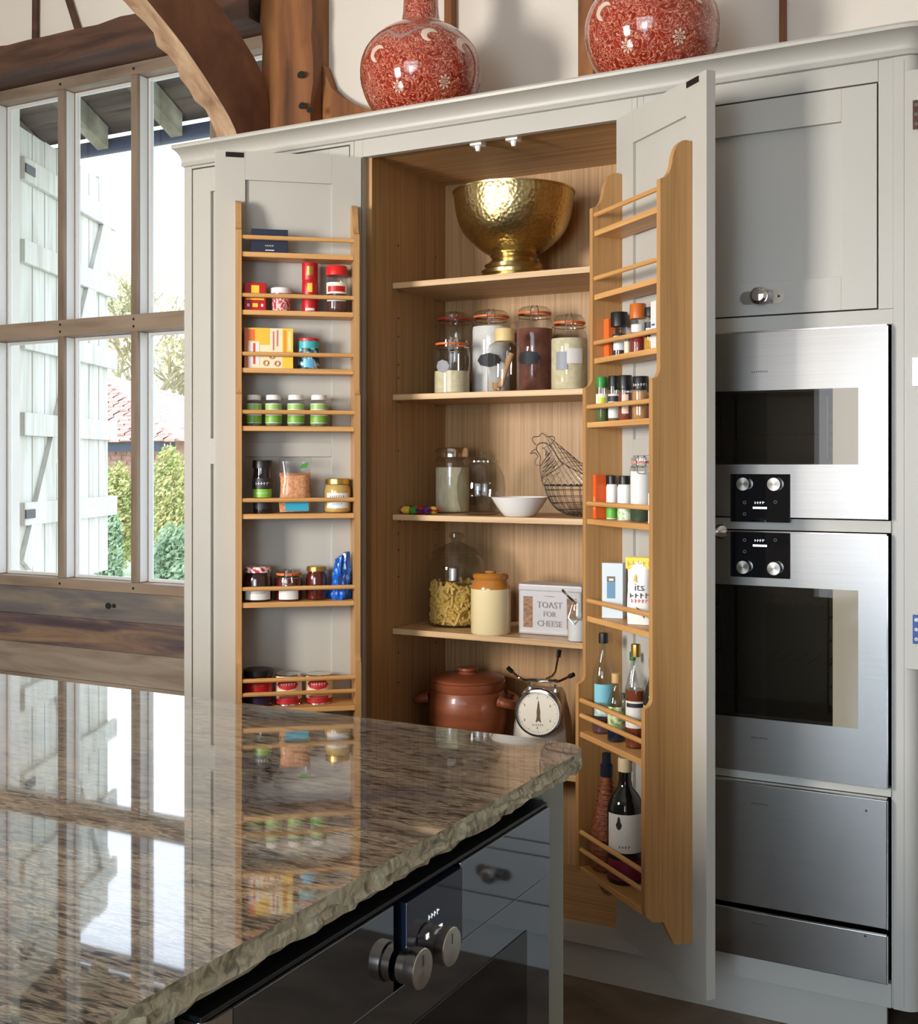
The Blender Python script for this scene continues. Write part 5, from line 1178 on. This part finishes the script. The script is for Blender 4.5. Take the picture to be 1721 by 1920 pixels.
p, r, h = on(DR, 1151, 40, 1055, 5, .055)
carton('white_box', 'white box with a small blue picture panel', 'box', p, 2 * r, .032, h, mat('blue_white_card', '#c9d4dc', .45), facing(p) - .25, prints=((-.26, .14, .36, .76, M('#5a86a8')), (-.26, .14, .66, .76, M('#6a5a4a')), (-.16, .06, .68, .72, WHITE)))
p, r, h = on(DR, 1199, 54, 1044, 5, .060); t = thing('seed_pouch', 'white stand-up pouch with a yellow top', 'pouch', p, facing(p) - .2)
r *= .95
obj('pouch_body', pillow(BM(), r * .92, .020, 0, h, pinch=.4, crumple=.0006), mat('white_pouch', '#f0eeea', .35), t)
obj('pouch_top', bx(-r * .97, r * .97, -.0135, .011, h * .82, h * 1.0, .003), M('#f2cf3a', .35), t)
tx = BM(); text_flat(tx, '~5', .020, .15 * r, h * .90, -.0140); obj('lettering', tx, M('#c9962a'), t, smooth=0)
tx = BM(); text_flat(tx, 'its', .026, .10 * r, h * .56, -.0212); text_flat(tx, '~4', .020, .18 * r, h * .44, -.0212); obj('lettering', tx, INK, t, smooth=0)
tx = BM(); text_flat(tx, '~5', .014, .18 * r, h * .36, -.0212); obj('lettering', tx, M('#c22a30'), t, smooth=0)
obj('print', prism(BM(), [(-.35 * r, .60 * h), (-.20 * r, .78 * h), (-.05 * r, .62 * h), (-.22 * r, .66 * h)], -.0210, -.0207, 'y'), M('#e8b02a'), t)
obj('print', prism(BM(), [(-.2 * r, .28 * h), (.5 * r, .10 * h), (.5 * r, .18 * h)], -.0210, -.0207, 'y'), M('#4a4038'), t)
# bottles on the seventh shelf
def bottle(i, u, w, vt, name, label, bodym, capm, capz, bands, fill=None, prof=P_BOTTLE, y=None, texts=(), capr=.42):
    return jar(DR, i, u, w, vt, name, label, 'bottle', y=y, prof=prof, body=bodym, lid=(capm, capz, 1, capr, 'cap'), bands=bands, fill=fill, texts=texts)
bottle(6, 1131, 42, 1187, 'clear_bottle', 'clear bottle with a black cap and pale blue label', GLASS, BLACK, .90, ((.30, .50, M('#7ec4d6'), .9), (.18, .32, pmat('mixed_print', [(.4, '#d9e2e0'), (.55, '#7ab0a0'), (.65, '#d98a7a')], (50, 50, 50), rough=.4), .9)), fill=(M('#5a3f48', .3), .16))
bottle(6, 1155, 34, 1262, 'stoppered_bottle', 'small clear bottle with a wooden stopper and green label', GLASS, mat('wood_stopper', '#c9a468', .5), .86, ((.20, .52, pmat('leaf_label', [(.4, '#6f9a3a'), (.55, '#dfe6c0'), (.68, '#3a6a2a')], (60, 60, 60), rough=.4), 1.2),), fill=(mat('blue_black_liquid', '#1a1f3a', .15), .16), y=.085, capr=.5)
bottle(6, 1192, 40, 1208, 'amber_bottle', 'amber bottle with a gold cap and white label', GLASS, GOLD, .88, ((.20, .46, WHITE, 1.2), (.40, .44, INK, 1.0, 1.012)), fill=(M('#7a3a22', .2), .56), y=.072, capr=.44)
bottle(6, 1186, 26, 1222, 'green_cap_bottle', 'thin bottle with a green cap behind the amber one', GLASS, M('#1f6a3a', .35), .90, (), fill=(M('#8a8a5a', .3), .5), y=.022, capr=.44)
bottle(6, 1224, 38, 1232, 'yellow_label_bottle', 'dark bottle with a cream label beside the rack upright', mat('dark_green_glass', '#1f2418', .06, spec=.8), BLACK, .9, ((.26, .52, mat('cream_label', '#d9cf9a', .5), 1.2),), y=.085)
jar(DR, 6, 1170, 30, 1300, 'pink_label_bottle', 'short clear bottle with a grey and pink label in the back row', 'bottle', y=.03, prof=P_BOTTLE, lid=(INK, .88, 1, .42, 'cap'), bands=((.2, .5, pmat('pink_grey_print', [(.4, '#b9bac4'), (.6, '#c98a90')], (60, 60, 60), rough=.4), 1.2),))
# wicker bottle and wine bottle on the lowest shelf
WICK = pmat('wicker', [(.3, '#5f2c1a'), (.55, '#8a4a2c'), (.8, '#a8653f')], (90, 90, 140), detail=2, rough=.6, bump=.7, bdist=.003)
p, r, h = on(DR, 1137, 60, 1412, 7, .052); t = thing('wicker_bottle', 'wicker-wrapped bottle with a dark blue neck', 'bottle', p)
obj('wicker_wrap', lathe(BM(), [(0, 0), (r * .9, 0), (r, .04 * h), (r * .98, .30 * h), (r * .80, .45 * h), (r * .52, .60 * h), (r * .38, .72 * h), (r * .36, .80 * h), (0, .80 * h)], 30), WICK, t)
bm = BM()
for q in range(18): z = h * (.03 + .042 * q); f = z / h; rr = r * (1.0 if f < .3 else (1 - (f - .3) * 1.33)); rr = max(rr, r * .385); tube(bm, [(rr * math.cos(a), rr * math.sin(a), z) for a in [2 * PI * i / 24 for i in range(24)]], .0018, 5, closed=True)
obj('wicker_strand', bm, WICK, t)
obj('neck_capsule', lathe(BM(), [(r * .34, .80 * h), (r * .40, .805 * h), (r * .40, .90 * h), (r * .30, .915 * h), (r * .28, h), (0, h)], 20), mat('blue_black_foil', '#232c3a', .25, .4), t)
DG = mat('black_bottle_glass', '#0c0e10', .05, spec=.9)
t, r, h = jar(DR, 7, 1172, 68, 1420, 'wine_bottle', 'large dark bottle with a white label and cream cap', 'bottle', y=.064, prof=[(0, 0), (.95, 0), (1, .02), (1, .56), (.97, .62), (.75, .70), (.42, .76), (.34, .82), (.34, .90)], body=DG, lid=(mat('cream_cap', '#d3c39a', .4), .89, 1, .40, 'cap'), bands=((.26, .57, WHITE, 1.1), (.04, .20, M('#7a1f38'), 1.1)), texts=(('~4', .012, .31, INK),))
bm = BM(); R2 = r * 1.012; q = []
for i in range(14):
    a = 2 * PI * i / 14; x = .008 * math.sin(a) * (1 if math.cos(a) < 0 else .55); z = .50 * h - .016 * (-math.cos(a)); th = -PI / 2 - .35 + x / R2; q.append(bm.verts.new((R2 * math.cos(th), R2 * math.sin(th), z)))
bm.faces.new(q); obj('label_mark', bm, INK, t)
